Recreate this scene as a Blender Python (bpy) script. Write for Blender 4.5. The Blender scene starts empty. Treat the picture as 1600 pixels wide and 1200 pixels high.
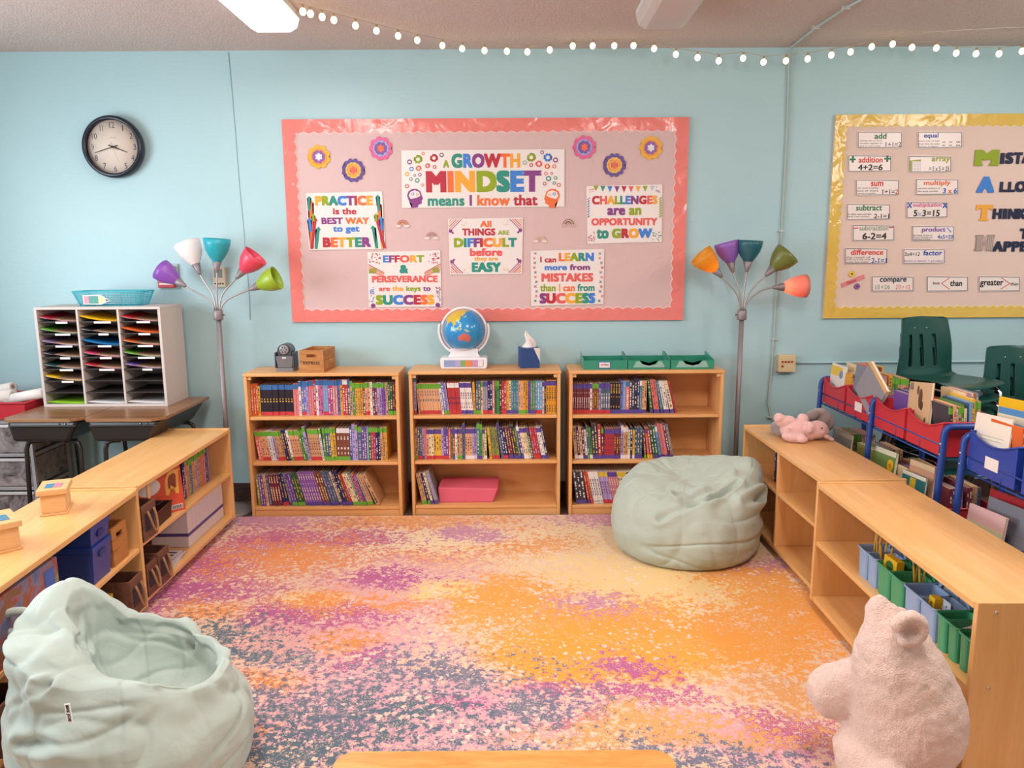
import bpy, bmesh, math, random
from mathutils import Matrix, Vector, noise
sc = bpy.context.scene
COL = sc.collection
PI = math.pi
R = math.radians
random.seed(7)

# ------------------------------------------------------------------ camera
FOC, PITCH, ROLL, EYE = 1180.0, R(9.55), R(-.34), Vector((0, 0, 1.597))
_f = Vector((0, math.cos(PITCH), -math.sin(PITCH)))
_r0 = Vector((1, 0, 0)); _u0 = _r0.cross(_f)
_r = _r0*math.cos(ROLL) + _u0*math.sin(ROLL); _u = _r.cross(_f)
cd = bpy.data.cameras.new('camera'); cam = bpy.data.objects.new('camera', cd); COL.objects.link(cam)
cam.matrix_world = Matrix(((_r.x, _u.x, -_f.x, EYE.x), (_r.y, _u.y, -_f.y, EYE.y), (_r.z, _u.z, -_f.z, EYE.z), (0, 0, 0, 1)))
cd.sensor_width = 36; cd.lens = 36*FOC/1600; cd.clip_start = .05
sc.camera = cam
sc.view_settings.view_transform = 'Standard'; sc.view_settings.look = 'None'
sc.view_settings.gamma = 1; sc.view_settings.use_curve_mapping = False
sc.view_settings.exposure = -0.03

def ray(u, v): return _r*((u-800)/FOC) - _u*((v-600)/FOC) + _f
def atY(u, v, y): d = ray(u, v); return EYE + d*(y/d.y)
def atZ(u, v, z): d = ray(u, v); return EYE + d*((z-EYE.z)/d.z)
def atX(u, v, x): d = ray(u, v); return EYE + d*(x/d.x)

# ------------------------------------------------------------------ world, lamps of the room and added ceiling fill
w = bpy.data.worlds.new('World'); sc.world = w; w.use_nodes = True
bg = w.node_tree.nodes['Background']; bg.inputs[0].default_value = (1, .94, .90, 1); bg.inputs[1].default_value = .42
def area(name, loc, rot, sx, sy, power, col):
    l = bpy.data.lights.new(name, 'AREA'); l.shape = 'RECTANGLE'; l.size = sx; l.size_y = sy
    l.energy = power; l.color = col
    o = bpy.data.objects.new(name, l); COL.objects.link(o); o.location = loc; o.rotation_euler = rot
    return o
WALLY, CEIL, WL, WR, WBACK = 4.85, 2.84, -3.75, 4.75, -3.6
WARM = (1, .93, .86)
for i, (lx, ly, pw) in enumerate(((-1.2, 3.62, 26), (-1.2, 1.9, 42), (1.0, 1.9, 42), (3.2, 1.9, 34), (3.3, 3.3, 22), (-1.2, -1.4, 12), (1.2, -1.4, 12))):
    area('ceiling_lamp_light', (lx, ly, CEIL-.13), (0, 0, 0), .4, 1.1, pw*.44, WARM)
    if ly < 3.5:           # added fill point without a fixture, brightens the ceiling and upper walls
        l = bpy.data.lights.new('ceiling_fill', 'POINT'); l.energy = pw*.95; l.color = (1, .92, .86); l.shadow_soft_size = .22
        o = bpy.data.objects.new('ceiling_fill', l); COL.objects.link(o); o.location = (lx, ly, CEIL-.36)
area('window_light', (WL+.05, 2.4, 1.65), (0, R(-90), 0), 1.3, 2.6, 112, (.84, .93, 1))

# ------------------------------------------------------------------ materials
def lin(h):
    h = h.lstrip('#'); o = []
    for i in (0, 2, 4):
        c = int(h[i:i+2], 16)/255; o.append(c/12.92 if c <= .04045 else ((c+.055)/1.055)**2.4)
    return (*o, 1)
class NT:
    def __init__(s, name):
        s.m = bpy.data.materials.new(name); s.m.use_nodes = True; s.t = s.m.node_tree
        s.b = s.t.nodes['Principled BSDF']
    def n(s, typ, **kw):
        nd = s.t.nodes.new(typ)
        for k, v in kw.items():
            if k.startswith('i_'):
                key = k[2:]; key = int(key) if key.isdigit() else key.replace('_', ' ')
                s.set(nd, key, v)
            else: setattr(nd, k, v)
        return nd
    def set(s, nd, key, v):
        if isinstance(v, bpy.types.NodeSocket): s.t.links.new(v, nd.inputs[key])
        else: nd.inputs[key].default_value = v
    def coord(s, kind='Object', scale=(1, 1, 1), rot=(0, 0, 0)):
        c = s.n('ShaderNodeTexCoord'); mp = s.n('ShaderNodeMapping'); s.t.links.new(c.outputs[kind], mp.inputs[0])
        mp.inputs['Scale'].default_value = scale; mp.inputs['Rotation'].default_value = rot
        return mp.outputs[0]
    def noise(s, vec, scale, detail=3, rough=.55, dist=0):
        nd = s.n('ShaderNodeTexNoise', i_Vector=vec, i_Scale=scale, i_Detail=detail, i_Roughness=rough, i_Distortion=dist)
        return nd.outputs[0]
    def ramp(s, fac, stops, interp='LINEAR'):
        r = s.n('ShaderNodeValToRGB'); r.color_ramp.interpolation = interp
        e = r.color_ramp.elements
        while len(e) < len(stops): e.new(.5)
        for k, (p, c) in enumerate(stops):
            e[k].position = p; e[k].color = lin(c) if isinstance(c, str) else (c, c, c, 1)
        s.t.links.new(fac, r.inputs[0]); return r.outputs[0]
    def mix(s, f, a, b, blend='MIX'):
        m = s.n('ShaderNodeMix', data_type='RGBA', blend_type=blend)
        s.set(m, 0, f); s.set(m, 6, lin(a) if isinstance(a, str) else a); s.set(m, 7, lin(b) if isinstance(b, str) else b)
        return m.outputs[2]
    def math(s, op, a, b=0, c=None, clamp=False):
        m = s.n('ShaderNodeMath', operation=op, use_clamp=clamp); s.set(m, 0, a); s.set(m, 1, b)
        if c is not None: s.set(m, 2, c)
        return m.outputs[0]
    def bump(s, h, strength=.3, dist=.01):
        b = s.n('ShaderNodeBump', i_Height=h, i_Strength=strength, i_Distance=dist)
        s.t.links.new(b.outputs[0], s.b.inputs['Normal'])
    def fin(s, col=None, rough=.5, spec=.5, **kw):
        if col is not None: s.set(s.b, 'Base Color', lin(col) if isinstance(col, str) else col)
        s.set(s.b, 'Roughness', rough); s.b.inputs['Specular IOR Level'].default_value = spec
        for k, v in kw.items(): s.set(s.b, k.replace('_', ' '), v)
        return s.m
_mc = {}
def flat(hexa, rough=.5, spec=.4, metal=0, name=None, var=.06, **kw):
    key = (hexa, rough, spec, metal, name, tuple(kw.items()))
    if key in _mc: return _mc[key]
    t = NT(name or 'paint_'+hexa.strip('#'))
    n = t.noise(t.coord(), 18, 2)
    c = t.mix(t.math('MULTIPLY', n, var), hexa, '#000000')
    m = t.fin(c, rough, spec, Metallic=metal, **kw); _mc[key] = m; return m
def wood(name, a, b, c, rough=.32, scale=(1.2, 14, 14), knots=1.0, coat=.15):
    t = NT(name); v = t.coord('Object', scale)
    n1 = t.noise(v, 1.6, 4, .6, 1.0*knots); n2 = t.noise(v, 9, 2, .6)
    col = t.ramp(t.math('ADD', t.math('MULTIPLY', n1, .8), t.math('MULTIPLY', n2, .2)), [(.32, c), (.5, a), (.68, b)])
    t.bump(n2, .05, .002)
    return t.fin(col, rough, .5, Coat_Weight=coat, Coat_Roughness=.25)
M = {}
M['maple'] = wood('maple_veneer', '#e2ad6e', '#e8b87e', '#dba465', knots=.6)
M['maple_side'] = wood('maple_veneer_upright', '#e2ad6e', '#e8b87e', '#dba465', knots=.6, scale=(14, 14, 1.2))
M['beech'] = wood('bookcase_beech', '#deA467', '#e4ae74', '#d79b5e', knots=.5, coat=.05, rough=.42)
M['beech_side'] = wood('bookcase_beech_upright', '#deA467', '#e4ae74', '#d79b5e', knots=.5, scale=(14, 14, 1.2), coat=.05, rough=.42)
M['oak'] = wood('pale_box_wood', '#dfae78', '#e9bd8b', '#cf9a63', rough=.5, coat=0)
M['crate'] = wood('stained_crate_wood', '#b3763c', '#c68a4c', '#8a5528', rough=.6, coat=0)
M['desk'] = wood('walnut_laminate', '#8f6443', '#a1754f', '#7a5033', rough=.3)
M['table'] = wood('golden_table_wood', '#d89a52', '#e3ab66', '#c9853d', scale=(2, 12, 12), rough=.3, knots=2)
def paint_wall():
    t = NT('aqua_wall_paint'); v = t.coord()
    n = t.noise(v, 1.3, 3); f = t.noise(v, 60, 4, .7); g = t.noise(t.coord('Object', (1, 1, 6)), 12, 3)
    col = t.mix(n, '#a6c6cc', '#aeced3')
    t.bump(t.math('ADD', f, t.math('MULTIPLY', g, .8)), .22, .004)
    return t.fin(col, .42, .45)
M['wall'] = paint_wall()
def popcorn():
    t = NT('stippled_ceiling'); v = t.coord()
    f = t.noise(v, 75, 5, .8); g = t.noise(v, 28, 2)
    col = t.mix(t.ramp(f, [(.35, 0), (.62, 1)]), '#e2cbc2', '#fbeae2')
    t.bump(t.math('ADD', t.math('POWER', f, 2.0), t.math('MULTIPLY', g, .3)), .9, .02)
    return t.fin(col, .9, .1)
M['ceiling'] = popcorn()
M['floor'] = flat('#6e5a4e', .4, .4, name='floor_tile', var=.3)
M['base'] = flat('#4b3128', .45, .4, name='brown_cove_base')
def fabric(name, hexa, hexb, bump=.25, sc_=420, sheen=.2):
    t = NT(name); v = t.coord()
    n = t.noise(v, 5, 3); wv = t.noise(v, sc_, 2, .6)
    col = t.mix(n, hexa, hexb)
    cr = t.noise(t.coord('Object', (1, 1, 1.6)), 6, 3, .5, .5)        # crumpled cloth
    cr = t.math('ABSOLUTE', t.math('SUBTRACT', cr, .5))
    t.bump(t.math('ADD', t.math('MULTIPLY', cr, 1.0), t.math('MULTIPLY', wv, .02)), .2, .05)
    return t.fin(col, .9, .15, Sheen_Weight=sheen)
M['sage'] = fabric('sage_twill', '#b3bdb1', '#a8b3a8')
M['mint'] = fabric('mint_twill', '#b6c4bd', '#acbbb4')
M['seam'] = fabric('sage_piping', '#93a697', '#8a9d90')
def plush(name, a, b, s=55, amt=.9):
    t = NT(name); v = t.coord()
    n = t.noise(v, s, 4, .75, .6); n2 = t.noise(v, 9, 2)
    col = t.mix(n2, a, b); col = t.mix(t.math('MULTIPLY', t.math('SUBTRACT', 1, n), .22), col, '#c79a8c')
    t.bump(t.math('ADD', n, t.math('MULTIPLY', t.noise(v, 260, 2), .6)), amt, .01)
    return t.fin(col, .95, .1, Sheen_Weight=.5, Sheen_Roughness=.5)
M['bear'] = plush('cream_pink_plush', '#f1d6c8', '#eac8bb')
M['pig'] = plush('pink_plush', '#f0c5c0', '#e6b3b0', 90, .6)
M['elephant'] = plush('grey_plush', '#a79a97', '#958a88', 90, .6)

def rug_material():
    t = NT('abstract_rug_pile')
    tc = t.n('ShaderNodeTexCoord'); P = tc.outputs['Object']
    def vn(scale, detail=3, rough=.6):
        nd = t.n('ShaderNodeTexNoise', i_Vector=P, i_Scale=scale, i_Detail=detail, i_Roughness=rough); return nd
    def vm(op, a, b, scale=None):
        nd = t.n('ShaderNodeVectorMath', operation=op); t.set(nd, 0, a); t.set(nd, 1, b)
        if scale is not None: nd.inputs['Scale'].default_value = scale
        return nd.outputs['Vector']
    warp = vm('SUBTRACT', vn(2.2, 5, .7).outputs['Color'], (.5, .5, .5))
    nd = t.n('ShaderNodeVectorMath', operation='SCALE'); t.set(nd, 0, warp); nd.inputs['Scale'].default_value = .5
    W = vm('ADD', P, nd.outputs['Vector'])
    fine = vn(32, 4, .75).outputs[0]; med = vn(7, 4, .7).outputs[0]; vfine = vn(70, 3, .7).outputs[0]
    def blob(u, v, ru, rv, soft=.5):
        c = atZ(u, v, 0); a = atZ(u+ru, v, 0); b = atZ(u, v+rv, 0); d = atZ(u, v-rv, 0)
        rx = abs(a.x-c.x); ry = abs(b.y-d.y)/2
        q = vm('SUBTRACT', W, tuple(c)); q = vm('MULTIPLY', q, (1/rx, 1/ry, 0))
        l = t.n('ShaderNodeVectorMath', operation='LENGTH'); t.set(l, 0, q)
        return t.math('SUBTRACT', 1.0, l.outputs['Value'])
    def union(bl):
        o = bl[0]
        for b in bl[1:]: o = t.math('MAXIMUM', o, b)
        return o
    def layer(col, mask, c, amp=1.3, sharp=5, cov=0.0, tex=None):
        # mask plus break-up noise, then sharpened into a ragged print edge
        nz = t.math('MULTIPLY', t.math('SUBTRACT', fine, .5), amp*3.6)
        nz = t.math('ADD', nz, t.math('MULTIPLY', t.math('SUBTRACT', med, .5), amp*1.3)); nz = t.math('ADD', nz, t.math('MULTIPLY', t.math('SUBTRACT', vfine, .5), amp*2.4))
        f = t.math('ADD', t.math('MULTIPLY', t.math('ADD', mask, nz), sharp), cov, clamp=True)
        return t.mix(f, col, c)
    base = t.mix(t.ramp(fine, [(.44, 0), (.56, 1)]), '#e8c7a6', '#e0b79b')
    base = t.mix(t.ramp(vfine, [(.54, 0), (.62, .8)]), base, '#d58f96')
    top = union([blob(700, 850, 380, 50), blob(1000, 830, 250, 30)])
    base = layer(base, top, '#ecd3ac', 1.1, 6)
    base = layer(base, union([blob(620, 820, 230, 18), blob(820, 860, 120, 22), blob(660, 880, 120, 20)]), '#e59a57', 1.9, 6, -.8)
    base = layer(base, union([blob(1000, 812, 130, 12), blob(400, 812, 120, 18), blob(730, 835, 60, 12)]), '#c98ba3', 1.2, 6)
    base = layer(base, union([blob(620, 930, 200, 60), blob(500, 1000, 220, 60)]), '#dfa8a4', 1.0, 6)
    lo = union([blob(640, 1110, 480, 120), blob(1150, 1150, 250, 60)])
    base = layer(base, lo, '#dca6b0', 1.0, 6)
    yel = union([blob(1090, 915, 280, 60), blob(1010, 960, 170, 60), blob(480, 950, 90, 26), blob(700, 925, 90, 18)])
    base = layer(base, yel, '#edcb8b', 1.0, 6)
    ora = union([blob(900, 1030, 170, 70), blob(800, 940, 110, 45), blob(1130, 1000, 220, 55), blob(1180, 900, 110, 26), blob(1260, 950, 130, 60), blob(950, 980, 190, 50)])
    base = layer(base, ora, '#eea045', .8, 5)
    base = layer(base, blob(940, 1035, 210, 55), '#f2a23f', .45, 4)
    base = layer(base, union([blob(930, 950, 60, 16), blob(1190, 885, 70, 12), blob(560, 955, 60, 10)]), '#c98aa0', 1.8, 7, -1.5)
    mag = union([blob(430, 865, 180, 36), blob(290, 925, 150, 48), blob(540, 850, 90, 22), blob(470, 965, 150, 28), blob(600, 905, 70, 14)])
    base = layer(base, mag, '#b85b92', 1.5, 4.5, -.3)
    base = layer(base, union([blob(330, 880, 110, 30), blob(430, 845, 120, 20)]), '#c0608d', 1.2, 4.5)
    base = layer(base, union([blob(450, 870, 120, 26), blob(330, 960, 60, 20), blob(500, 945, 60, 22), blob(430, 1070, 80, 28), blob(600, 945, 60, 14), blob(410, 1140, 40, 14), blob(540, 1010, 50, 20)]), '#e7904e', 1.8, 5, -.8)
    base = layer(base, union([blob(990, 1055, 60, 24), blob(1000, 1100, 110, 22), blob(680, 1100, 130, 22), blob(1220, 1140, 150, 50), blob(850, 1090, 90, 24), blob(560, 1040, 90, 20), blob(410, 1160, 60, 18), blob(900, 1130, 120, 20)]), '#bd6392', 1.8, 5, -.9)
    base = layer(base, union([blob(1020, 1150, 300, 35), blob(1240, 1080, 90, 30)]), '#e3a365', 1.7, 7, -1.4)
    dark = union([blob(540, 1125, 220, 75), blob(400, 1030, 100, 22), blob(1010, 1190, 220, 26), blob(690, 1050, 110, 26), blob(820, 1110, 110, 24)])
    v2 = t.n('ShaderNodeTexVoronoi', i_Vector=W, i_Scale=20); v2.inputs['Randomness'].default_value = 1
    base = layer(base, dark, '#77788a', 2.0, 4.5, -.7)
    base = layer(base, union([blob(450, 1170, 180, 50), blob(300, 1010, 120, 40), blob(640, 1120, 90, 30)]), '#5f717e', 1.8, 4.5, -.9)
    # pale fallen-petal speckles
    vo = t.n('ShaderNodeTexVoronoi', i_Vector=vm('ADD', P, vm('MULTIPLY', vm('SUBTRACT', vn(60, 2).outputs['Color'], (.5, .5, .5)), (.03, .03, 0))), i_Scale=36)
    sp = t.math('LESS_THAN', vo.outputs['Distance'], t.math('MULTIPLY', t.math('SUBTRACT', vn(4, 3).outputs[0], .30), 1.25))
    reg = t.math('MULTIPLY', t.math('ADD', union([blob(600, 1120, 420, 110), blob(820, 980, 330, 75), blob(1050, 900, 300, 60)]), .25), 2.6, clamp=True)
    cs = t.n('ShaderNodeSeparateColor'); t.set(cs, 0, vo.outputs['Color'])
    keep = t.math('GREATER_THAN', cs.outputs[0], .42)
    f = t.math('MULTIPLY', t.math('MULTIPLY', sp, reg), t.math('MULTIPLY', keep, .85))
    base = t.mix(f, base, t.mix(cs.outputs[1], '#f3dcc6', '#efc9bb'))
    vo2 = t.n('ShaderNodeTexVoronoi', i_Vector=W, i_Scale=75)
    sp2 = t.math('MULTIPLY', t.math('LESS_THAN', vo2.outputs['Distance'], .34), t.math('GREATER_THAN', med, .5))
    base = t.mix(t.math('MULTIPLY', sp2, .55), base, '#e9c8b4')
    t.bump(t.noise(P, 320, 2), .5, .004)
    return t.fin(base, .95, .08, Sheen_Weight=.15)
M['rug'] = rug_material()

# ------------------------------------------------------------------ mesh building
class MB:
    def __init__(s): s.bm = bmesh.new()
    def _new(s, verts, mi, mat, smooth=False):
        if mat is not None: bmesh.ops.transform(s.bm, matrix=mat, verts=verts)
        fs = set(f for v in verts for f in v.link_faces)
        for f in fs: f.material_index = mi; f.smooth = smooth
    def box(s, x0, x1, y0, y1, z0, z1, mi=0, mat=None):
        vs = [s.bm.verts.new(p) for p in ((x0, y0, z0), (x1, y0, z0), (x1, y1, z0), (x0, y1, z0), (x0, y0, z1), (x1, y0, z1), (x1, y1, z1), (x0, y1, z1))]
        for q in ((3, 2, 1, 0), (4, 5, 6, 7), (0, 1, 5, 4), (1, 2, 6, 5), (2, 3, 7, 6), (3, 0, 4, 7)): s.bm.faces.new([vs[i] for i in q])
        s._new(vs, mi, mat); return s
    def hexa(s, b, t, mi=0):            # 4 bottom points, 4 top points
        vs = [s.bm.verts.new(p) for p in list(b)+list(t)]
        for q in ((3, 2, 1, 0), (4, 5, 6, 7), (0, 1, 5, 4), (1, 2, 6, 5), (2, 3, 7, 6), (3, 0, 4, 7)): s.bm.faces.new([vs[i] for i in q]).material_index = mi
        return s
    def prism(s, pts, y0, y1, mi=0, mat=None):      # outline in x,z ; extruded along y
        a = [s.bm.verts.new((p[0], y0, p[1])) for p in pts]; b = [s.bm.verts.new((p[0], y1, p[1])) for p in pts]
        n = len(pts)
        f1 = s.bm.faces.new(a); f2 = s.bm.faces.new(b[::-1])
        for i in range(n): s.bm.faces.new((a[i], b[i], b[(i+1) % n], a[(i+1) % n]))
        s._new(a+b, mi, mat)
        bmesh.ops.triangulate(s.bm, faces=[f1, f2]) if n > 4 else None
        return s
    def plate(s, pts, z0, z1, mi=0, mat=None):      # outline in x,y ; extruded along z
        m = Matrix(((1, 0, 0, 0), (0, 0, 1, 0), (0, 1, 0, 0), (0, 0, 0, 1)))
        m = m if mat is None else mat @ m
        return s.prism(pts, z0, z1, mi, m)
    def lathe(s, prof, seg=24, mi=0, mat=None, smooth=True):
        rings = []
        for r, z in prof:
            if r < 1e-6: rings.append([s.bm.verts.new((0, 0, z))])
            else: rings.append([s.bm.verts.new((r*math.cos(2*PI*k/seg), r*math.sin(2*PI*k/seg), z)) for k in range(seg)])
        for a, b in zip(rings, rings[1:]):
            for k in range(seg):
                k2 = (k+1) % seg
                if len(a) == 1 and len(b) == 1: continue
                if len(a) == 1: s.bm.faces.new((a[0], b[k2], b[k]))
                elif len(b) == 1: s.bm.faces.new((a[k], a[k2], b[0]))
                else: s.bm.faces.new((a[k], a[k2], b[k2], b[k]))
        s._new([v for r in rings for v in r], mi, mat, smooth); return s
    def tube(s, path, r, seg=10, mi=0, mat=None, cap=True):
        path = [Vector(p) for p in path]; rr = r if isinstance(r, (list, tuple)) else [r]*len(path)
        rings = []; up = None
        for i, p in enumerate(path):
            d = (path[min(i+1, len(path)-1)] - path[max(i-1, 0)]).normalized()
            if up is None: up = Vector((0, 0, 1)) if abs(d.z) < .9 else Vector((1, 0, 0))
            x = d.cross(up).normalized(); up = x.cross(d).normalized()
            rings.append([s.bm.verts.new(p + (x*math.cos(2*PI*k/seg) + up*math.sin(2*PI*k/seg))*rr[i]) for k in range(seg)])
        for a, b in zip(rings, rings[1:]):
            for k in range(seg): s.bm.faces.new((a[k], a[(k+1) % seg], b[(k+1) % seg], b[k]))
        if cap: s.bm.faces.new(rings[0][::-1]); s.bm.faces.new(rings[-1])
        s._new([v for q in rings for v in q], mi, mat, True); return s
    def ball(s, c, r, mi=0, sub=3, mat=None, rot=None):
        r = r if isinstance(r, (list, tuple)) else (r, r, r)
        m = Matrix.Translation(c) @ (rot.to_4x4() if rot is not None else Matrix()) @ Matrix.Diagonal((*r, 1))
        if mat is not None: m = mat @ m
        g = bmesh.ops.create_icosphere(s.bm, subdivisions=sub, radius=1, matrix=m)
        for f in set(f for v in g['verts'] for f in v.link_faces): f.material_index = mi; f.smooth = True
        return s
    def grid(s, fn, nu, nv, mi=0, closed_u=False, skip=None, smooth=True):
        g = [[s.bm.verts.new(fn(i/(nu if closed_u else nu-1), j/(nv-1))) for i in range(nu)] for j in range(nv)]
        for j in range(nv-1):
            for i in range(nu if closed_u else nu-1):
                if skip and skip((i+.5)/(nu-1), (j+.5)/(nv-1)): continue
                i2 = (i+1) % nu
                f = s.bm.faces.new((g[j][i], g[j][i2], g[j+1][i2], g[j+1][i])); f.smooth = smooth
                f.material_index = mi(i/(nu-1), j/(nv-1)) if callable(mi) else mi
        return s
    def build(s, name, mats, parent=None, bevel=0, mat=None, mods=None, recalc=True):
        if recalc: bmesh.ops.recalc_face_normals(s.bm, faces=s.bm.faces[:])
        me = bpy.data.meshes.new(name); s.bm.to_mesh(me); s.bm.free()
        for m in (mats if isinstance(mats, (list, tuple)) else [mats]): me.materials.append(m)
        o = bpy.data.objects.new(name, me); COL.objects.link(o)
        if parent is not None: o.parent = parent
        if mat is not None: o.matrix_basis = mat
        if bevel:
            b = o.modifiers.new('bevel', 'BEVEL'); b.width = bevel; b.segments = 2; b.limit_method = 'ANGLE'; b.angle_limit = R(35)
        return o
def bx(name, m, dims, parent=None, bevel=.002): return MB().box(*dims).build(name, m, parent, bevel)
def thing(name, label, cat, mat=None, group=None):
    o = bpy.data.objects.new(name, None); COL.objects.link(o); o.empty_display_size = .05
    if mat is not None: o.matrix_basis = mat if isinstance(mat, Matrix) else Matrix.Translation(mat)
    return tag(o, label, cat, group)
def tag(o, label, cat, group=None, kind=None):
    o['label'] = label; o['category'] = cat
    if group: o['group'] = group
    if kind: o['kind'] = kind
    return o
def structure(o): o['kind'] = 'structure'; return o
def T(x=0, y=0, z=0): return Matrix.Translation((x, y, z))
def RX(a): return Matrix.Rotation(a, 4, 'X')
def RY(a): return Matrix.Rotation(a, 4, 'Y')
def RZ(a): return Matrix.Rotation(a, 4, 'Z')
def S(x, y, z): return Matrix.Diagonal((x, y, z, 1))
def origin_to_base(o):      # move a world-space mesh's origin to the base of its bounds
    me = o.data; co = [v.co for v in me.vertices]
    c = Vector(((min(p.x for p in co)+max(p.x for p in co))/2, (min(p.y for p in co)+max(p.y for p in co))/2, min(p.z for p in co)))
    me.transform(Matrix.Translation(-c)); o.matrix_basis = o.matrix_basis @ Matrix.Translation(c); return o
def ellipse(cx, cz, rx, rz, n=24, ph=0): return [(cx+rx*math.cos(2*PI*k/n+ph), cz+rz*math.sin(2*PI*k/n+ph)) for k in range(n)]
def rrect(x0, x1, z0, z1, r, n=5):
    o = []
    for cx, cz, a in ((x1-r, z0+r, -90), (x1-r, z1-r, 0), (x0+r, z1-r, 90), (x0+r, z0+r, 180)):
        for k in range(n+1): t = R(a+90*k/n); o.append((cx+r*math.cos(t), cz+r*math.sin(t)))
    return o
def copy_tree(o, parent=None):
    c = o.copy(); COL.objects.link(c)
    if parent is not None: c.parent = parent
    for ch in list(o.children): copy_tree(ch, c)
    return c

# ---- lettering: the built-in font turned into thin raised letters, fitted to a box
INK = dict(R='#b52f40', O='#e5703c', Y='#e9a43a', G='#8ea320', T='#2f8d7c', B='#3f7ecb', P='#853f82', C='#dd5f5b', K='#2b2326', N='#252a45', g='#2e7a4e', L='#9aa58f', p='#d45f8f', l='#b9b9c4', r='#d23a32', b='#2450a8', y='#a3a634', v='#7a3fa0', d='#5b5660', h='#9a8a82', W='#e8e4dc', o='#e2673a')
def ink(k): return flat(INK[k], .45, .3, name='ink_'+INK[k][1:], var=.02)
def letters(name, text, x0, x1, z0, z1, y, cols='K', parent=None, bold=.0, th=.0006, rot=0, shear=0, facing=-1):
    cu = bpy.data.curves.new(name, 'FONT'); cu.body = text; cu.align_x = 'LEFT'; cu.size = 1; cu.resolution_u = 3
    cu.space_character = 1+bold*1.2
    cu.shear = shear
    ks = []
    k = 0
    for i, ch in enumerate(text):
        c = cols[min(k, len(cols)-1)] if len(cols) > 1 else cols
        if ch != ' ': k += 1
        if c not in ks: ks.append(c)
        cu.body_format[i].material_index = ks.index(c)
    for c in ks: cu.materials.append(ink(c))
    tmp = bpy.data.objects.new(name, cu); COL.objects.link(tmp)
    dg = bpy.context.evaluated_depsgraph_get(); dg.update()
    me = bpy.data.meshes.new_from_object(tmp.evaluated_get(dg)); me.name = name
    COL.objects.unlink(tmp); bpy.data.objects.remove(tmp)
    xs = [v.co.x for v in me.vertices]; ys = [v.co.y for v in me.vertices]
    a, b, c, d = min(xs), max(xs), min(ys), max(ys)
    sx, sy = (x1-x0)/(b-a), (z1-z0)/(d-c)
    for v in me.vertices: v.co = ((v.co.x-(a+b)/2)*sx, 0, (v.co.y-(c+d)/2)*sy)
    bm = bmesh.new(); bm.from_mesh(me)
    bmesh.ops.remove_doubles(bm, verts=bm.verts[:], dist=1e-6)
    bold_ok = bold > 0
    if bold_ok:            # heavier strokes: overlapped copies, shrunk back into the box
        base = bm.faces[:]; W2, H2 = (x1-x0)/2, (z1-z0)/2; bx_, bz_ = min(bold*1.3*sx, bold*1.7*sy, W2*.22), min(bold*.9*sy, H2*.13)
        bmesh.ops.scale(bm, vec=((W2-bx_)/W2, 1, (H2-bz_)/H2), verts=bm.verts[:])
        dup0 = None
        for i, (dx, dz) in enumerate(((-1, -1), (-1, 1), (1, -1), (1, 1), (0, 1), (0, -1))):
            r = bmesh.ops.duplicate(bm, geom=base)
            bmesh.ops.translate(bm, vec=(dx*bx_, -.00004*(i+1), dz*bz_), verts=[e for e in r['geom'] if isinstance(e, bmesh.types.BMVert)])
    r = bmesh.ops.extrude_face_region(bm, geom=bm.faces[:])
    bmesh.ops.translate(bm, vec=(0, th, 0), verts=[e for e in r['geom'] if isinstance(e, bmesh.types.BMVert)])
    bmesh.ops.recalc_face_normals(bm, faces=bm.faces[:])
    bm.to_mesh(me); bm.free()
    o = bpy.data.objects.new(name, me); COL.objects.link(o)
    if parent is not None: o.parent = parent
    o.matrix_basis = T((x0+x1)/2, y-th, (z0+z1)/2) @ RY(rot)
    return o

# ================================================================== the room
structure(MB().box(WL-.1, WR+.1, WBACK-.1, WALLY+.12, -.05, 0).build('floor', M['floor']))
structure(MB().box(WL-.1, WR+.1, WBACK-.1, WALLY+.12, CEIL, CEIL+.1).build('ceiling', M['ceiling']))
structure(MB().box(WL-.1, WR+.1, WALLY, WALLY+.12, 0, CEIL).build('wall_back', M['wall']))
structure(MB().box(WR, WR+.12, WBACK-.1, WALLY, 0, CEIL).build('wall_right', M['wall']))
b = MB(); WY0, WY1, WZ0, WZ1 = 1.1, 3.7, 1.0, 2.3
b.box(WL-.12, WL, WBACK-.1, WY0, 0, CEIL); b.box(WL-.12, WL, WY1, WALLY, 0, CEIL)
b.box(WL-.12, WL, WY0, WY1, 0, WZ0); b.box(WL-.12, WL, WY0, WY1, WZ1, CEIL)
structure(b.build('wall_left', M['wall']))
wf = MB()
for y in (WY0, (WY0+WY1)/2-.02, WY1-.04): wf.box(WL-.09, WL-.03, y, y+.04, WZ0, WZ1)
for z in (WZ0, WZ1-.04): wf.box(WL-.09, WL-.03, WY0, WY1, z, z+.04)
wo = structure(wf.build('window_1', flat('#d9d6cf', .4, name='window_frame_paint')))
gl = NT('window_glass'); gl.fin('#ffffff', .02, .5, Transmission_Weight=1.0, IOR=1.1)
MB().box(WL-.062, WL-.058, WY0+.04, WY1-.04, WZ0+.04, WZ1-.04).build('pane', gl.m, wo)
structure(MB().box(WL, WR, WALLY-.008, WALLY, 0, .125).build('baseboard_back', M['base'], bevel=.003))
structure(MB().box(WL, WL+.008, WBACK, WALLY-.01, 0, .125).build('baseboard_left', M['base'], bevel=.003))

# rug
rx0, rx1, ry0, ry1 = -2.02, 1.8, 0.1, 4.515
rug = MB().plate(rrect(rx0, rx1, ry0, ry1, .03), 0.0, .008).build('area_rug', M['rug'])
tag(rug, 'large abstract area rug in orange, magenta, cream and slate speckles covering the floor', 'rug')

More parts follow.
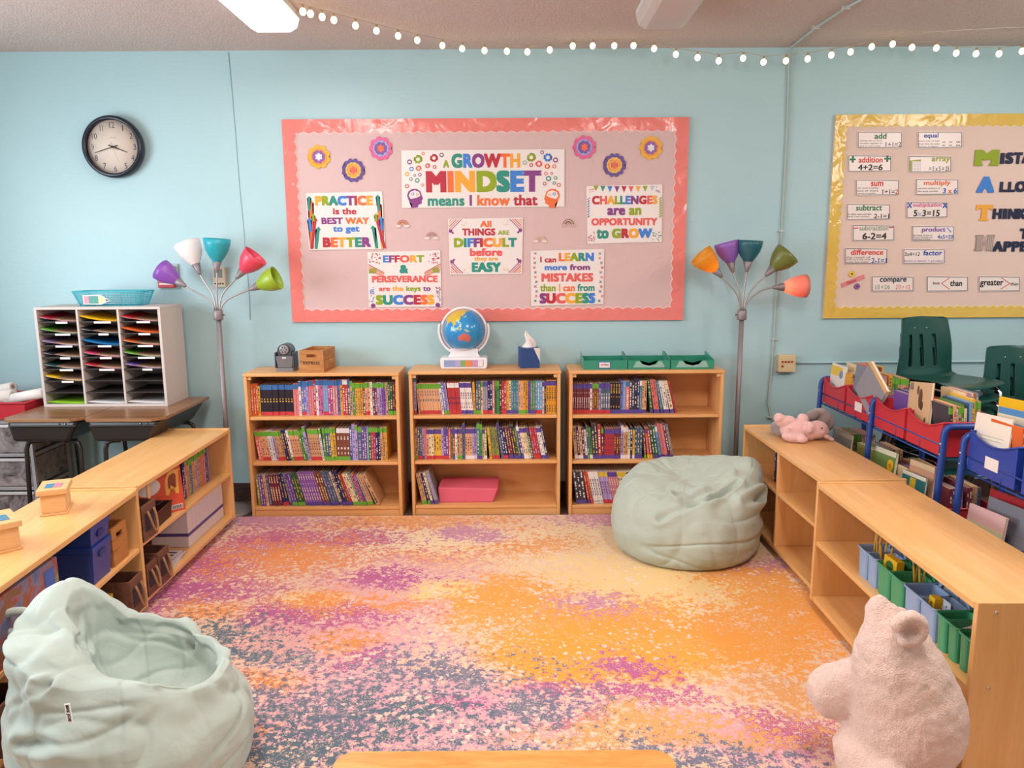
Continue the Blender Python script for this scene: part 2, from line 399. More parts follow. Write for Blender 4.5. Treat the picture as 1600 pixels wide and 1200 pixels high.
# ceiling luminaires with wraparound lenses
def luminaire(label, x, y, lit):
    t = thing('ceiling_light', label, 'ceiling light', T(x, y, CEIL), 'wraparound ceiling lights')
    L, Wd = 1.22, .27
    MB().box(-Wd/2, Wd/2, -L/2, L/2, -.03, 0).build('housing', flat('#d8d2cc', .5, name='enamel_white'), t, .004)
    if lit:
        e = NT('lit_prismatic_lens'); e.fin('#f3f0ff', .3, .5, Emission_Color=lin('#f4f0ff'), Emission_Strength=1.8); m = e.m
    else: m = flat('#c9beb8', .3, .5, name='unlit_prismatic_lens')
    pr = [(-Wd/2, -.03), (-Wd/2+.015, -.075), (-Wd/2+.05, -.095), (Wd/2-.05, -.095), (Wd/2-.015, -.075), (Wd/2, -.03)]
    MB().prism(pr, -L/2, L/2).build('diffuser', m, t, .004)
luminaire('lit wraparound ceiling light beside the start of the string lights', -1.215, 3.53, True)
luminaire('unlit grey ceiling light at the top edge, right of centre', .78, 3.52, False)

# ================================================================== things on the walls
# conduit from ceiling down the wall
cm = flat('#a9b9b4', .5, name='painted_conduit')
t = thing('cable_conduit', 'thin painted conduit running across the ceiling and down the wall right of the pink board', 'conduit', T(1.69, 4.84, .5))
inv = Matrix.Translation((-1.69, -4.84, -.5))
pts = [atZ(1345, 0, 2.832), atZ(1322, 12, 2.832), atZ(1275, 43, 2.832), Vector((1.69, 4.80, 2.832)), Vector((1.69, 4.835, 2.80)), atY(1230, 200, 4.84), atY(1221, 370, 4.84), atY(1212, 480, 4.84), atY(1207, 560, 4.84), atY(1200, 630, 4.84), atY(1204, 652, 4.84), atY(1216, 672, 4.84)]
MB().tube(pts, .0075, 8, mat=inv).build('pipe', cm, t)
clm = flat('#c9cdc6', .35, metal=.3, name='clip_metal')
for u, v in ((1229, 100), (1221, 361), (1210, 530), (1202, 652)):
    p = atY(u, v, 4.835); MB().box(p.x-.017, p.x+.017, 4.826, 4.85, p.z-.005, p.z+.005, mat=inv).build('clip', clm, t, .001)
for u, v in ((1275, 43), (1322, 12)):
    p = atZ(u, v, 2.83); MB().box(p.x-.02, p.x+.02, p.y-.006, p.y+.006, 2.822, 2.84, mat=inv).build('clip', clm, t, .001)
t = thing('surface_raceway', 'slim horizontal pipe running right from the beige jack box behind the green chairs', 'pipe', T(1.83, 4.838, .913))
MB().tube([(0, 0, 0), (1.4, 0, .0), (2.85, 0, 0)], .0075, 8).build('pipe', M['wall'], t)
# jack box
p = atY(1227, 567, 4.85)
t = thing('jack_box', 'beige surface box with five small red sockets beside the wall conduit', 'wall box', T(p.x, 4.85, p.z-.055))
MB().box(-.058, .052, -.045, 0, 0, .112).build('housing', flat('#d8c199', .5, name='aged_beige_plastic'), t, .004)
for k, (dx, dz) in enumerate(((-.034, .068), (-.014, .068), (.006, .068), (.026, .068), (-.034, .04))):
    MB().box(dx-.0065, dx+.0065, -.049, -.044, dz-.006, dz+.006).build('socket', flat('#9a3524', .5, name='red_socket'), t, .001)
# thermostat and alarm box behind left lamp
p = atY(345, 433, 4.85)
t = thing('thermostat', 'beige wall thermostat with a grey display behind the turquoise lamp shade', 'thermostat', T(p.x, 4.85, p.z-.062))
MB().box(-.04, .04, -.035, 0, 0, .125).build('housing', flat('#d3c7ae', .5, name='warm_beige_plastic'), t, .004)
MB().box(-.028, .022, -.038, -.033, .06, .112).build('display', flat('#7d8785', .3, name='grey_display'), t, .001)
for k in range(4): MB().lathe([(0, 0), (.005, 0), (.005, .004), (0, .004)], 10, mat=T(-.024+.016*k, -.034, .022) @ RX(R(90))).build('button', flat('#3a3532', .4), t)
p = atY(262, 432, 4.85)
t = thing('alarm_box', 'small red alarm box on a grey plate behind the purple lamp shade', 'alarm box', T(p.x, 4.85, p.z-.07))
MB().box(-.055, .075, -.012, 0, -.01, .15).build('plate', flat('#a9bcbc', .5), t, .003)
MB().box(-.05, .055, -.04, -.012, 0, .135).build('housing', flat('#c22e3c', .4, name='red_alarm_plastic'), t, .004)
MB().box(-.04, .045, -.042, -.039, .02, .03).build('strip', flat('#e7dcd8', .4), t)
# hairline cable painted over
tag(origin_to_base(MB().tube([atY(u, v, 4.848) for u, v in ((357, 82), (362, 140), (368, 210), (374, 290), (380, 350), (384, 400), (389, 455), (391, 500))], .0022, 6).build('painted_cable', flat('#9dbac2', .5, name='painted_over_cable'))), 'thin painted-over cable running down the blue wall left of the pink board', 'cable')

# clock
p = atY(182, 231, 4.85)
t = thing('wall_clock', 'round black-rimmed wall clock showing about eighteen minutes to four', 'clock', T(p.x, 4.85, p.z))
AX = RX(R(90))
MB().lathe([(0, 0), (.178, 0), (.186, .03), (.184, .055), (.172, .066), (.160, .062), (.157, .046), (.156, .03)], 64, mat=AX).build('rim', flat('#1d2230', .25, .5, name='black_clock_plastic'), t)
MB().lathe([(0, .030), (.158, .030), (.158, .034), (0, .034)], 64, mat=AX).build('dial', flat('#e3d2c3', .6, name='cream_dial'), t)
for k in range(1, 13):
    a = R(90-30*k); x, z = .127*math.cos(a), .127*math.sin(a)*1.0
    wd = {1: .006, 10: .030, 11: .018, 12: .030}.get(k, .017)
    letters('numeral', str(k), x-wd/2, x+wd/2, z-.017, z+.017, -.0345, 'd', t, .0)
hm = flat('#3c3128', .4, name='dark_hand')
def hand(name, ang, L, wdt, yy, m):
    a = R(ang); mm = T(0, yy, 0) @ RY(a)
    MB().prism([(-wdt, -.03), (wdt, -.03), (wdt*.5, L), (-wdt*.5, L)], 0, .0015, 0, mm).build(name, m, t)
hand('hour_hand', 30*3.70, .088, .004, -.040, hm); hand('minute_hand', 6*42.2, .118, .003, -.043, hm); hand('second_hand', 163, .10, .0008, -.045, flat('#a89a90', .4))
MB().lathe([(0, 0), (.006, 0), (.006, .012), (0, .013)], 14, mat=T(0, -.034, 0) @ AX).build('hub', hm, t)
lensm = NT('clock_lens'); lensm.fin('#ffffff', .05, .5, Transmission_Weight=1.0, IOR=1.05)
MB().lathe([(0, .0605), (.159, .0595), (.159, .058), (0, .059)], 48, mat=AX).build('lens', lensm.m, t)
MB().box(-.02, .02, -.0352, -.034, .051, .056).build('faint_caption', flat('#c4b3a6', .6), t)

# ---------------------------------------------------------------- bulletin boards
def px(u, v, Y=4.83): q = atY(u, v, Y); return q.x, q.z
def board(label, x0, x1, z0, z1, border, paper, cream, bw, amp, pitch, matname):
    t = thing('bulletin_board', label, 'bulletin board', T(x0, WALLY-.002, z0))
    Wd, Hd = x1-x0, z1-z0
    MB().box(0, Wd, -.012, 0, 0, Hd).build('backing_paper', paper, t)
    bm_ = NT(matname); v = bm_.coord(); n = bm_.noise(v, 7, 2, .5, .5); n2 = bm_.noise(v, 60, 2)
    bm_.bump(bm_.math('ADD', n, bm_.math('MULTIPLY', n2, .05)), .5, .03); bm_.fin(border, .16, .6)
    def strip(L, m):
        n = max(4, int(L/pitch)); st = 8
        pts = [(0, 0), (L, 0)]
        for i in range(n*st, -1, -1):
            s_ = i/(n*st); x = L*s_; ph = (i % st)/st
            pts.append((x, bw - amp + amp*(1-abs(2*ph-1))**.8))
        return pts
    for L, m in ((Wd, T(0, 0, 0)), (Wd, T(Wd, 0, Hd) @ RY(R(180))), (Hd, T(0, -.0012, Hd) @ RY(R(90))), (Hd, T(Wd, -.0012, 0) @ RY(R(-90)))):
        e = MB(); pts = strip(L, m)
        e.prism([(x, z+.006) if 0 < i and z > 0 else (x, z) for i, (x, z) in enumerate(pts)], -.0135, -.012, 0, m)
        e.build('trim_edge', cream, t)
        e = MB(); e.prism(pts, -.017, -.0135, 0, m); e.build('scalloped_border', bm_.m, t)
    return t
pk = NT('pink_fadeless_paper'); v = pk.coord(); pk.bump(pk.noise(v, 9, 3, .6, .4), .18, .03); pk.fin('#cfb2b0', .55, .35)
bg_ = NT('blush_fadeless_paper'); v = bg_.coord(); bg_.bump(bg_.noise(v, 7, 2), .1, .02); bg_.fin('#dfc4b8', .6, .3)
PB = (-1.403, 1.096, 1.193, 2.436)
board('bulletin board covered in pink paper with a glossy coral scalloped border', *PB, '#e57f78', pk.m, flat('#e7cdca', .5), .084, .014, .064, 'glossy_coral_border')
YB = (1.993, 4.43, 1.198, 2.445)
board('bulletin board covered in blush paper with a yellow scalloped border at right', *YB, '#dfb956', bg_.m, flat('#e5d5a8', .5), .075, .014, .055, 'glossy_yellow_border')

paper = flat('#e4dbd8', .35, .5, name='white_poster_paper', var=.02)
PY = 4.835
def poster(name, label, cat, quad, group, m=paper, th=.0012):
    cx = sum(px(*q)[0] for q in quad)/4; cz = min(px(*q)[1] for q in quad)
    t = thing(name, label, cat, T(cx, PY-.003, cz), group)
    MB().prism([(px(*q)[0]-cx, px(*q)[1]-cz) for q in quad], -th, 0).build('sheet', m, t)
    return t, cx, cz
def line(t, text, r, cols, bold=.025, rot=0):
    th, cx, cz = t; x0, z1 = px(r[0], r[1]); x1, z0 = px(r[2], r[3])
    return letters('lettering', text, x0-cx, x1-cx, z0-cz, z1-cz, -.0013, cols, th, bold, .0005, rot)
def deco(t, shapes, name='ornament'):   # shapes: (outline px points, ink key)
    th, cx, cz = t; ks = []; b = MB()
    for i, (pts, k) in enumerate(shapes):
        if k not in ks: ks.append(k)
        b.prism([(px(*q)[0]-cx, px(*q)[1]-cz) for q in pts], -.0020-.00003*i, -.0012, ks.index(k))
    return b.build(name, [ink(k) for k in ks], th)
def pe(u, v, r, n=12, k=0): return [(u+r*math.cos(2*PI*i/n+k), v+r*math.sin(2*PI*i/n+k)) for i in range(n)]
def seg_(u0, v0, u1, v1, w_):
    d = math.hypot(u1-u0, v1-v0); a, b = -(v1-v0)/d*w_/2, (u1-u0)/d*w_/2
    return [(u0+a, v0+b), (u1+a, v1+b), (u1-a, v1-b), (u0-a, v0-b)]
def ring(u, v, r, k, hole='W'): return [(pe(u, v, r), k), (pe(u, v, r*.55), hole)]
def gear(u, v, r, k):
    pts = []
    for i in range(16):
        for q in (0, .5): rr = r if (i % 2) else r*.78; pts.append((u+rr*math.cos(2*PI*(i+q)/16), v+rr*math.sin(2*PI*(i+q)/16)))
    return [(pts, k), (pe(u, v, r*.42), 'W')]
INK['W'] = '#e4dbd8'
# banner
t = poster('banner', 'wide white banner reading a growth mindset means I know that', 'poster', [(628, 325), (882, 323), (882, 233), (627, 235)], 'posters on the pink board')
line(t, 'A', (692, 250, 702, 262), 'G', .04)
line(t, 'GROWTH', (705, 240, 813, 262), 'TBPROY', .045)
line(t, 'MINDSET', (665, 267, 846, 300), 'ROYGTBP', .05)
line(t, 'means I know that', (668, 305, 840, 321), 'TTTTTPOOOORRRR', .03)
sh = []
rg = random.Random(3)
for u, v, r, k, g in ((653, 249, 7, 'G', 1), (678, 247, 6.5, 'R', 1), (640, 253, 4, 'P', 0), (690, 242, 3.5, 'd', 0), (668, 259, 4, 'C', 1), (679, 261, 3, 'R', 0), (654, 263, 4.5, 'O', 1), (643, 264, 3.5, 'B', 0), (636, 272, 3.5, 'Y', 0), (656, 273, 2.8, 'P', 0), (648, 274, 2, 'd', 0), (642, 280, 2.8, 'T', 0), (652, 282, 3.6, 'T', 0), (636, 291, 3.4, 'C', 0), (660, 289, 2.4, 'O', 0), (661, 240, 2.6, 'O', 0),
                      (830, 246, 7, 'G', 1), (856, 246, 7, 'B', 1), (847, 238, 3, 'P', 0), (842, 256, 5.5, 'C', 1), (820, 254, 3.5, 'L', 0), (830, 258, 3, 'R', 0), (855, 260, 4.5, 'O', 1), (868, 250, 4, 'P', 0), (866, 260, 3.2, 'C', 0), (853, 271, 2.8, 'C', 0), (862, 271, 2.2, 'R', 0), (857, 279, 4, 'T', 0), (868, 278, 2.8, 'T', 0), (851, 287, 2.8, 'R', 0), (866, 286, 2.6, 'T', 0), (873, 289, 3.2, 'C', 0)):
    sh += gear(u, v, r, k) if g else ring(u, v, r, k)
deco(t, sh, 'gear_drawing')
for s_, u0, k in ((1, 648, 'P'), (-1, 863, 'O')):
    hd = [(u0+s_*(x), y) for x, y in ((-5, 326-1), (-4, 319), (-9, 314), (-12, 306), (-10, 299), (-4, 295), (3, 295), (9, 299), (11, 305), (13, 311), (11, 313), (11, 318), (6, 320), (5, 324))]
    if s_ < 0: hd = hd[::-1]
    deco(t, [(hd, k), ([(u0+s_*x, y) for x, y in [(-9.5, 306), (-7, 300), (0, 297), (7, 300), (9, 306), (3, 309), (-2, 310), (-6, 311)]], 'W')] + ring(u0-s_*3, 303, 2.4, 'B') + ring(u0+s_*4, 304, 2.2, 'Y'), 'head_drawing')
# posters
t = poster('poster', 'white poster reading practice is the best way to get better', 'poster', [(483, 391), (602, 389), (597, 299), (478, 302)], 'posters on the pink board')
line(t, 'PRACTICE', (492, 306, 583, 321), 'YGTBPROY', .05)
line(t, 'is the', (520, 325, 557, 335), 'R', .03); line(t, 'BEST WAY', (502, 340, 577, 350), 'PPPPOOO', .04)
line(t, 'to get', (520, 354, 562, 365), 'B', .035); line(t, 'BETTER', (504, 371, 580, 386), 'ROYGTP', .05)
sh = []
def arrow(u0, v0, u1, v1, w_, k):
    d = Vector((u1-u0, v1-v0)).normalized(); n = Vector((-d.y, d.x)); h = Vector((u1, v1)); q = h-d*w_*1.1
    a = Vector((u0, v0)); P_ = [a+n*w_/2, q+n*w_/2, q+n*w_, h, q-n*w_, q-n*w_/2, a-n*w_/2]
    return ([(p_.x, p_.y) for p_ in P_], k)
for u0, v0, u1, v1, w_, k in ((487, 389, 484, 338, 4, 'Y'), (488, 388, 485, 312, 5, 'O'), (486, 362, 483, 340, 4, 'B'), (487, 389, 493, 340, 4.5, 'R'), (483, 330, 483, 306, 3.5, 'T'), (490, 346, 489, 334, 3.5, 'G'), (494, 389, 498, 354, 4.5, 'T'),
                              (598, 389, 595, 345, 4, 'Y'), (596, 370, 591, 315, 5, 'O'), (597, 360, 595, 338, 4, 'B'), (601, 388, 588, 340, 4.5, 'R'), (592, 330, 590, 304, 3.5, 'T'), (588, 346, 587, 333, 3.5, 'G'), (589, 388, 582, 352, 4.5, 'T')):
    sh.append(arrow(u0, v0, u1, v1, w_, k))
deco(t, sh, 'arrow_drawing')
t = poster('poster', 'white poster reading effort and perseverance are the keys to success', 'poster', [(576, 480), (690, 479), (688, 391), (574, 394)], 'posters on the pink board')
line(t, 'EFFORT', (598, 399, 663, 410), 'BPRCYG', .04); line(t, '&', (624, 414, 638, 427), 'T', .04)
line(t, 'PERSEVERANCE', (581, 431, 684, 441), 'C', .045); line(t, 'are the keys to', (592, 447, 673, 457), 'CCCYYYGGGGPP', .03)
line(t, 'SUCCESS', (587, 461, 679, 476), 'GTBPROY', .05)
sh = []
for i in range(30): sh.append((pe(577+rg.random()*18, 396+rg.random()*16, .9, 6), 'R')); sh.append((pe(670+rg.random()*16, 395+rg.random()*16, .9, 6), 'R'))
for i in range(22): sh.append((pe(577+rg.random()*8, 448+rg.random()*24, .8, 6), 'B')); sh.append((pe(681+rg.random()*7, 448+rg.random()*22, .8, 6), 'P'))
for k in range(4): sh.append((seg_(575, 413+3*k, 600, 426+2*k, .8), 'ROYC'[k])); sh.append((seg_(663, 426+2*k, 688, 412+3*k, .8), 'ROYC'[k]))
for k in range(4): sh.append((seg_(577+3*k, 427, 579+3*k, 419, 1.6), 'G')); sh.append((seg_(678+2.6*k, 426, 676+2.6*k, 418, 1.6), 'G'))
sh.append((pe(583, 477.5, 3.5, 10), 'P')); sh.append((pe(684, 476.5, 3.5, 10), 'P'))
deco(t, sh, 'dot_pattern')
t = poster('poster', 'white poster reading all things are difficult before they are easy', 'poster', [(703, 429), (816, 428), (817, 340), (700, 342)], 'posters on the pink board')
line(t, 'All', (750, 345, 768, 355), 'O', .035); line(t, 'THINGS', (722, 357, 774, 368), 'R', .04); line(t, 'ARE', (778, 360, 796, 367), 'G', .03)
line(t, 'DIFFICULT', (709, 372, 808, 386), 'GTBPROYGT', .05); line(t, 'before', (734, 388, 785, 400), 'C', .04)
line(t, 'they are', (741, 401, 778, 409), 'Y', .03); line(t, 'EASY', (737, 410, 783, 425), 'T', .05)
sh = []
for cx_, cy_, sx, sy in ((701, 342, 1, 1), (816, 341, -1, 1), (703, 428, 1, -1), (815, 427, -1, -1)):
    for k in range(5): sh.append((seg_(cx_+sx*1, cy_+sy*(4+4*k), cx_+sx*(4+4*k), cy_+sy*1, 1.1), 'OYRCP'[k]))
    for k in range(5): sh.append((pe(cx_+sx*(2+2.2*(k % 3)), cy_+sy*(22-2*abs(k-2)), 1.8, 6, k), 'P'))
    for k in range(8): sh.append((pe(cx_+sx*(20+rg.random()*10), cy_+sy*(2+rg.random()*9), .6, 5), 'Y'))
deco(t, sh, 'stripe_pattern')
t = poster('poster', 'white poster reading challenges are an opportunity to grow under a bunting drawing', 'poster', [(918, 381), (1034, 378), (1035, 288), (916, 291)], 'posters on the pink board')
line(t, 'CHALLENGES', (925, 306, 1027, 319), 'RCYGTBPRCY', .045); line(t, 'are an', (949, 325, 1002, 336), 'PPPGG', .04)
line(t, 'OPPORTUNITY', (924, 341, 1027, 352), 'C', .045); line(t, 'to', (932, 358, 951, 373), 'T', .04); line(t, 'GROW', (956, 357, 1019, 372), 'GRYB', .055)
sh = []
for k in range(9): u = 931+11*k; sg = 3+2*math.sin(PI*k/8); sh.append(([(u-4, 289.5+sg*.3), (u+4, 289.5+sg*.3), (u, 295+sg*1.2)], 'GTBPRCYGl'[k]))
for i in range(18): sh.append((pe(919+rg.random()*11, 362+rg.random()*16, .9, 6), 'R')); sh.append((pe(1020+rg.random()*13, 362+rg.random()*15, .9, 6), 'T'))
for i in range(8): sh.append((seg_(918, 312+4*i, 921, 309+4*i, 1.2), 'Bd'[i % 2])); sh.append((seg_(1030, 312+4*i, 1034, 308+4*i, 1.6), 'G')); sh.append((pe(919+rg.random()*9, 294+rg.random()*9, .7, 5), 'C')); sh.append((pe(1024+rg.random()*9, 292+rg.random()*9, .7, 5), 'P'))
deco(t, sh, 'bunting_drawing')
t = poster('poster', 'white poster reading I can learn more from mistakes than I can from success', 'poster', [(830, 478), (943, 475), (944, 389), (829, 392)], 'posters on the pink board')
line(t, 'I can', (844, 401, 869, 410), 'RRRR', .03); line(t, 'LEARN', (873, 395, 928, 408), 'OYGTB', .045); line(t, 'more from', (851, 413, 922, 422), 'BBBBPPPP', .035)
line(t, 'MISTAKES', (846, 427, 927, 440), 'C', .045); line(t, 'than I can from', (844, 444, 929, 455), 'GGGGYOOOTTTT', .03); line(t, 'SUCCESS', (843, 458, 930, 474), 'PRCYGTB', .055)
sh = []
for i in range(11):
    for u in (834+rg.random()*5, 935+rg.random()*6): v = 396+7.4*i; k = 'PCdR'[i % 4]; sh.append((seg_(u-1.8, v-1.8, u+1.8, v+1.8, .9), k)); sh.append((seg_(u-1.8, v+1.8, u+1.8, v-1.8, .9), k))
deco(t, sh, 'cross_pattern')
# paper flowers
def flower(label, u, v, c):
    x, z = px(u, v); rr = .073
    t = thing('paper_flower', label, 'paper flower', T(x, PY-.003, z), 'paper flowers on the pink board')
    def scal(r, n, a, ph=0): return [((r+a*abs(math.sin(n*th_/2+ph)))*math.cos(th_), (r+a*abs(math.sin(n*th_/2+ph)))*math.sin(th_)) for th_ in [2*PI*i/96 for i in range(96)]]
    MB().prism(scal(rr*.84, 12 if c[4] else 9, rr*.16), -.0015, 0).build('petals', flat(c[0], .4), t)
    MB().prism(scal(rr*.62, 12, rr*.05), -.0022, -.0015).build('ring', flat(c[1], .4), t)
    MB().prism(scal(rr*.44, 8, rr*.12, .5), -.0029, -.0022).build('inner_petals', flat(c[2], .4), t)
    MB().prism(scal(rr*.2, 6, rr*.12), -.0036, -.0029).build('centre', flat(c[3], .4), t)
FY = ('#e6a92c', '#e58b3a', '#8a5aa0', '#e7dfe8', 0); FP = ('#d9578e', '#8fa3d8', '#7a4a9a', '#e8693c', 0); FV = ('#5a3f8e', '#e4b43c', '#e59a45', '#d9604a', 1)
flower('yellow paper flower at far left of the pink board', 498, 245, FY); flower('pink paper flower left of the growth mindset banner', 595, 232, FP)
flower('purple-edged paper flower at left, above the practice poster', 552, 266, FV); flower('pink paper flower right of the growth mindset banner', 913, 230, FP)
flower('purple-edged paper flower at right, above the challenges poster', 960, 258, FV); flower('yellow paper flower in the upper right corner of the pink board', 1017, 231, FY)
# rainbows
def rainbow(label, u, v, cols, cloud):
    x, z = px(u, v); t = thing('paper_rainbow', label, 'paper rainbow', T(x, PY-.003, z-.02), 'paper rainbows on the pink board')
    for i, c in enumerate(cols):
        r = .034-.0065*i; pts = [(r*math.cos(R(a)), r*math.sin(R(a))) for a in range(0, 181, 10)] + [((r-.0045)*math.cos(R(a)), (r-.0045)*math.sin(R(a))) for a in range(180, -1, -10)]
        MB().prism(pts, -.0015, 0).build('band', flat(c, .5), t)
    b = MB()
    for s_ in (-1, 1):
        for dx, r in ((0, .011), (-.009, .008), (.009, .008)): b.prism(ellipse(s_*.027+dx, -.004, r, r*.8, 12), -.0022-.0002*(dx > 0)-.0001*(dx < 0), -.0015)
    b.build('clouds', flat(cloud, .5), t)
rainbow('small paper rainbow in orange and red, left of two left of the difficult poster', 629, 347, ('#b9776a', '#e0a07a', '#c9665a', '#e3c28a'), '#ead5cf')
rainbow('small dusty rose paper rainbow directly left of the difficult poster', 674, 366, ('#b98a86', '#cfa39b', '#a97f7b', '#d9b8a8'), '#e8d5cf')
rainbow('faint beige paper rainbow directly right of the difficult poster', 844, 371, ('#d8b8a8', '#e2c9ba', '#d3ae9f', '#e4cdbb'), '#e8d2c6')
rainbow('small brown-striped paper rainbow beside the challenges poster', 888, 346, ('#8f6a62', '#e3c9b8', '#6f5550', '#d3a592'), '#c9aaa3')

# yellow board cards
def card(label, r, name='vocabulary_card'):
    u0, v0, u1, v1 = r
    t = poster(name, label, 'card', [(u0, v1+1), (u1, v1), (u1, v0+1), (u0, v0)], 'maths cards on the yellow board', m=flat('#ecdcd6', .3, .5, name='laminated_card', var=.0))
    w_ = .9
    deco(t, [(seg_(u0+1, v0+1.5, u1-1, v0+2.2, w_), 'd'), (seg_(u0+1, v1-.2, u1-1, v1-1.2, w_), 'd'), (seg_(u0+1.2, v0+1.5, u0+1.2, v1, w_), 'd'), (seg_(u1-1.2, v0+2, u1-1.2, v1-1, w_), 'd')], 'printed_frame')
    return t
def small(t, u0, v0, u1, lines, dv=4.2):
    for i, s_ in enumerate(lines): line(t, s_, (u0, v0+dv*i, u1-(3 if i == len(lines)-1 else 0), v0+dv*i+2.9), 'd', 0)
t = card('white word card reading add, top of the left column', (1340, 205, 1410, 231)); line(t, 'add', (1367, 208, 1385, 217), 'g', .02); small(t, 1344, 218.5, 1378, ('Joining two or more', 'numbers together to', 'get a new total')); line(t, '1+1=2', (1384, 222, 1408, 229), 'd', .01)
t = card('white word card reading equal, with a shiny glare, top of the right column', (1434, 205, 1504, 231)); line(t, 'equal', (1444, 208, 1466, 217), 'b', .02); small(t, 1436, 219, 1468, ('each side of sign', 'must have the same', 'number of objects')); line(t, '::  ::  :::', (1473, 221, 1500, 228), 'd', .01)
t = card('white word card reading addition with green plus signs', (1325, 242, 1393, 268)); line(t, 'addition', (1342, 245, 1379, 254), 'r', .02); line(t, '4+2=6', (1341, 257, 1379, 266), 'K', .02); line(t, '+', (1328, 244, 1337, 254), 'g', .06); line(t, '+', (1382, 243, 1391, 253), 'g', .06)
t = card('white word card reading array beside a small grid drawing', (1420, 243, 1487, 269)); line(t, 'array', (1456, 246, 1484, 255), 'y', .02); line(t, '= 5 x 5 = 25', (1452, 260, 1483, 267), 'd', .01)
deco(t, [([(1422, 251), (1439, 249), (1439, 252), (1425, 252), (1425, 268), (1422, 268)], 'y')] + [(seg_(1426+4*k, 253, 1426+4*k, 267, .5), 'l') for k in range(4)] + [(seg_(1426, 253+3.5*k, 1439, 253+3.5*k, .5), 'l') for k in range(5)], 'grid_drawing')
t = card('white word card reading sum in red', (1337, 280, 1405, 305)); line(t, 'sum', (1361, 284, 1380, 291), 'r', .02); small(t, 1340, 292.5, 1372, ('the result of adding', 'two or more', 'numbers together')); line(t, '1+1=2', (1379, 296, 1403, 303), 'NNNNr', .01)
t = card('white word card reading multiply in orange', (1431, 279, 1498, 304)); line(t, 'multiply', (1444, 282, 1485, 291), 'o', .02); small(t, 1434, 293, 1469, ('repeated addition of', 'the same number')); line(t, '3 x 6', (1474, 294, 1495, 302), 'bob', .02)
t = card('white word card reading subtract in green', (1323, 318, 1391, 343)); line(t, 'subtract', (1338, 320, 1378, 329), 'g', .02); small(t, 1324.5, 333, 1362, ('to take one number', 'away from another')); line(t, '2-1=1', (1366, 334, 1389, 341), 'N', .01)
t = card('white word card reading multiplication between two blue crosses', (1416, 315, 1481, 340)); line(t, 'multiplication', (1427, 317, 1471, 325), 'p', .02); line(t, '5x3=15', (1428, 328, 1468, 338), 'KlKKKK', .02); line(t, 'X', (1418, 317, 1425, 325), 'b', .03); line(t, 'X', (1473, 317, 1480, 325), 'b', .03)
t = card('white word card reading subtraction between red minus signs', (1332, 351, 1398, 376)); line(t, 'subtraction', (1343, 353, 1388, 360), 'L', .02); line(t, '6-2=4', (1348, 364, 1385, 374), 'K', .02); deco(t, [(seg_(1334, 356.5, 1341, 356.3, 1.6), 'r'), (seg_(1389, 355.5, 1396, 355.3, 1.6), 'r')], 'minus_sign')
t = card('white word card reading product beside a curved arrow', (1425, 352, 1491, 376)); line(t, 'product', (1441, 355, 1477, 364), 'v', .02); small(t, 1426.5, 366, 1457, ('the result of two or', 'more numbers', 'multiplied together'), 3.4); line(t, '4x5=20', (1465, 367, 1489, 373), 'b', .01); deco(t, [(seg_(1480, 356, 1486, 363, 1.5), 'B')], 'arrow_drawing')
t = card('white word card reading difference in red', (1320, 387, 1387, 412)); line(t, 'difference', (1330, 390, 1380, 398), 'r', .02); small(t, 1322, 400.5, 1360, ('the result of', 'subtracting one', 'number from another'), 3.6); line(t, '2-1=1', (1362, 403, 1385, 411), 'b', .01)
t = card('white word card reading factor, above factor x factor = product', (1411, 388, 1477, 412)); line(t, 'factor', (1443, 391, 1472, 399), 'b', .02); line(t, '3x4=12', (1414, 394, 1437, 400), 'd', .01); line(t, 'factor x factor = product', (1413, 406, 1474, 410), 'v', 0)
t = card('white card reading compare with fractions, in the bottom row', (1362, 431, 1428, 455)); line(t, 'compare', (1375, 434.5, 1416, 443), 'N', .02); line(t, '1/3 < 2/6', (1368, 445, 1390, 452), 'g', .0); line(t, '2/3 > 1/2', (1400, 445, 1422, 452), 'r', .0)
t = card('white card reading less than around a red arrowhead', (1448, 431, 1513, 455)); line(t, 'less', (1458, 440, 1468, 444.5), 'K', .01); line(t, 'than', (1485, 438, 1503, 447), 'K', .02); deco(t, [(seg_(1484, 434, 1471, 443, 1), 'r'), (seg_(1471, 443, 1484, 452, 1), 'r')], 'arrowhead')
t = card('white card reading greater than around a red arrowhead', (1529, 431, 1594, 455)); line(t, 'greater', (1532, 438, 1567, 449), 'K', .02); line(t, 'than', (1579, 441, 1591, 446), 'K', .01); deco(t, [(seg_(1565, 434, 1578, 443, 1), 'r'), (seg_(1578, 443, 1563, 452, 1), 'r')], 'arrowhead')
# cut-out division sign
x, z = px(1333, 439)
t = thing('cutout_sign', 'cut-out division sign with pink bar, yellow dot and purple dot', 'cut-out', T(x, PY-.003, z))
MB().box(-.076, .076, -.0015, 0, -.014, .014, 0, RY(R(-22))).build('bar', flat('#e28a8c', .4), t)
letters('lettering', 'Division', -.04, .02, -.012, .006, -.0018, 'R', t, .01, rot=R(-22))
MB().prism(ellipse(0, 0, .020, .020), -.002, 0, 0, T(-.010, 0, .044)).build('dot', flat('#e5c53c', .4), t); MB().prism(ellipse(0, 0, .019, .019), -.002, 0, 0, T(.028, 0, -.034)).build('dot', flat('#9a5f9e', .4), t)
for dx, dz in ((-.010, .044), (.028, -.034)): MB().prism(ellipse(dx, dz, .006, .006, 10), -.003, -.002).build('dot_centre', flat('#4a2f3a', .4), t)
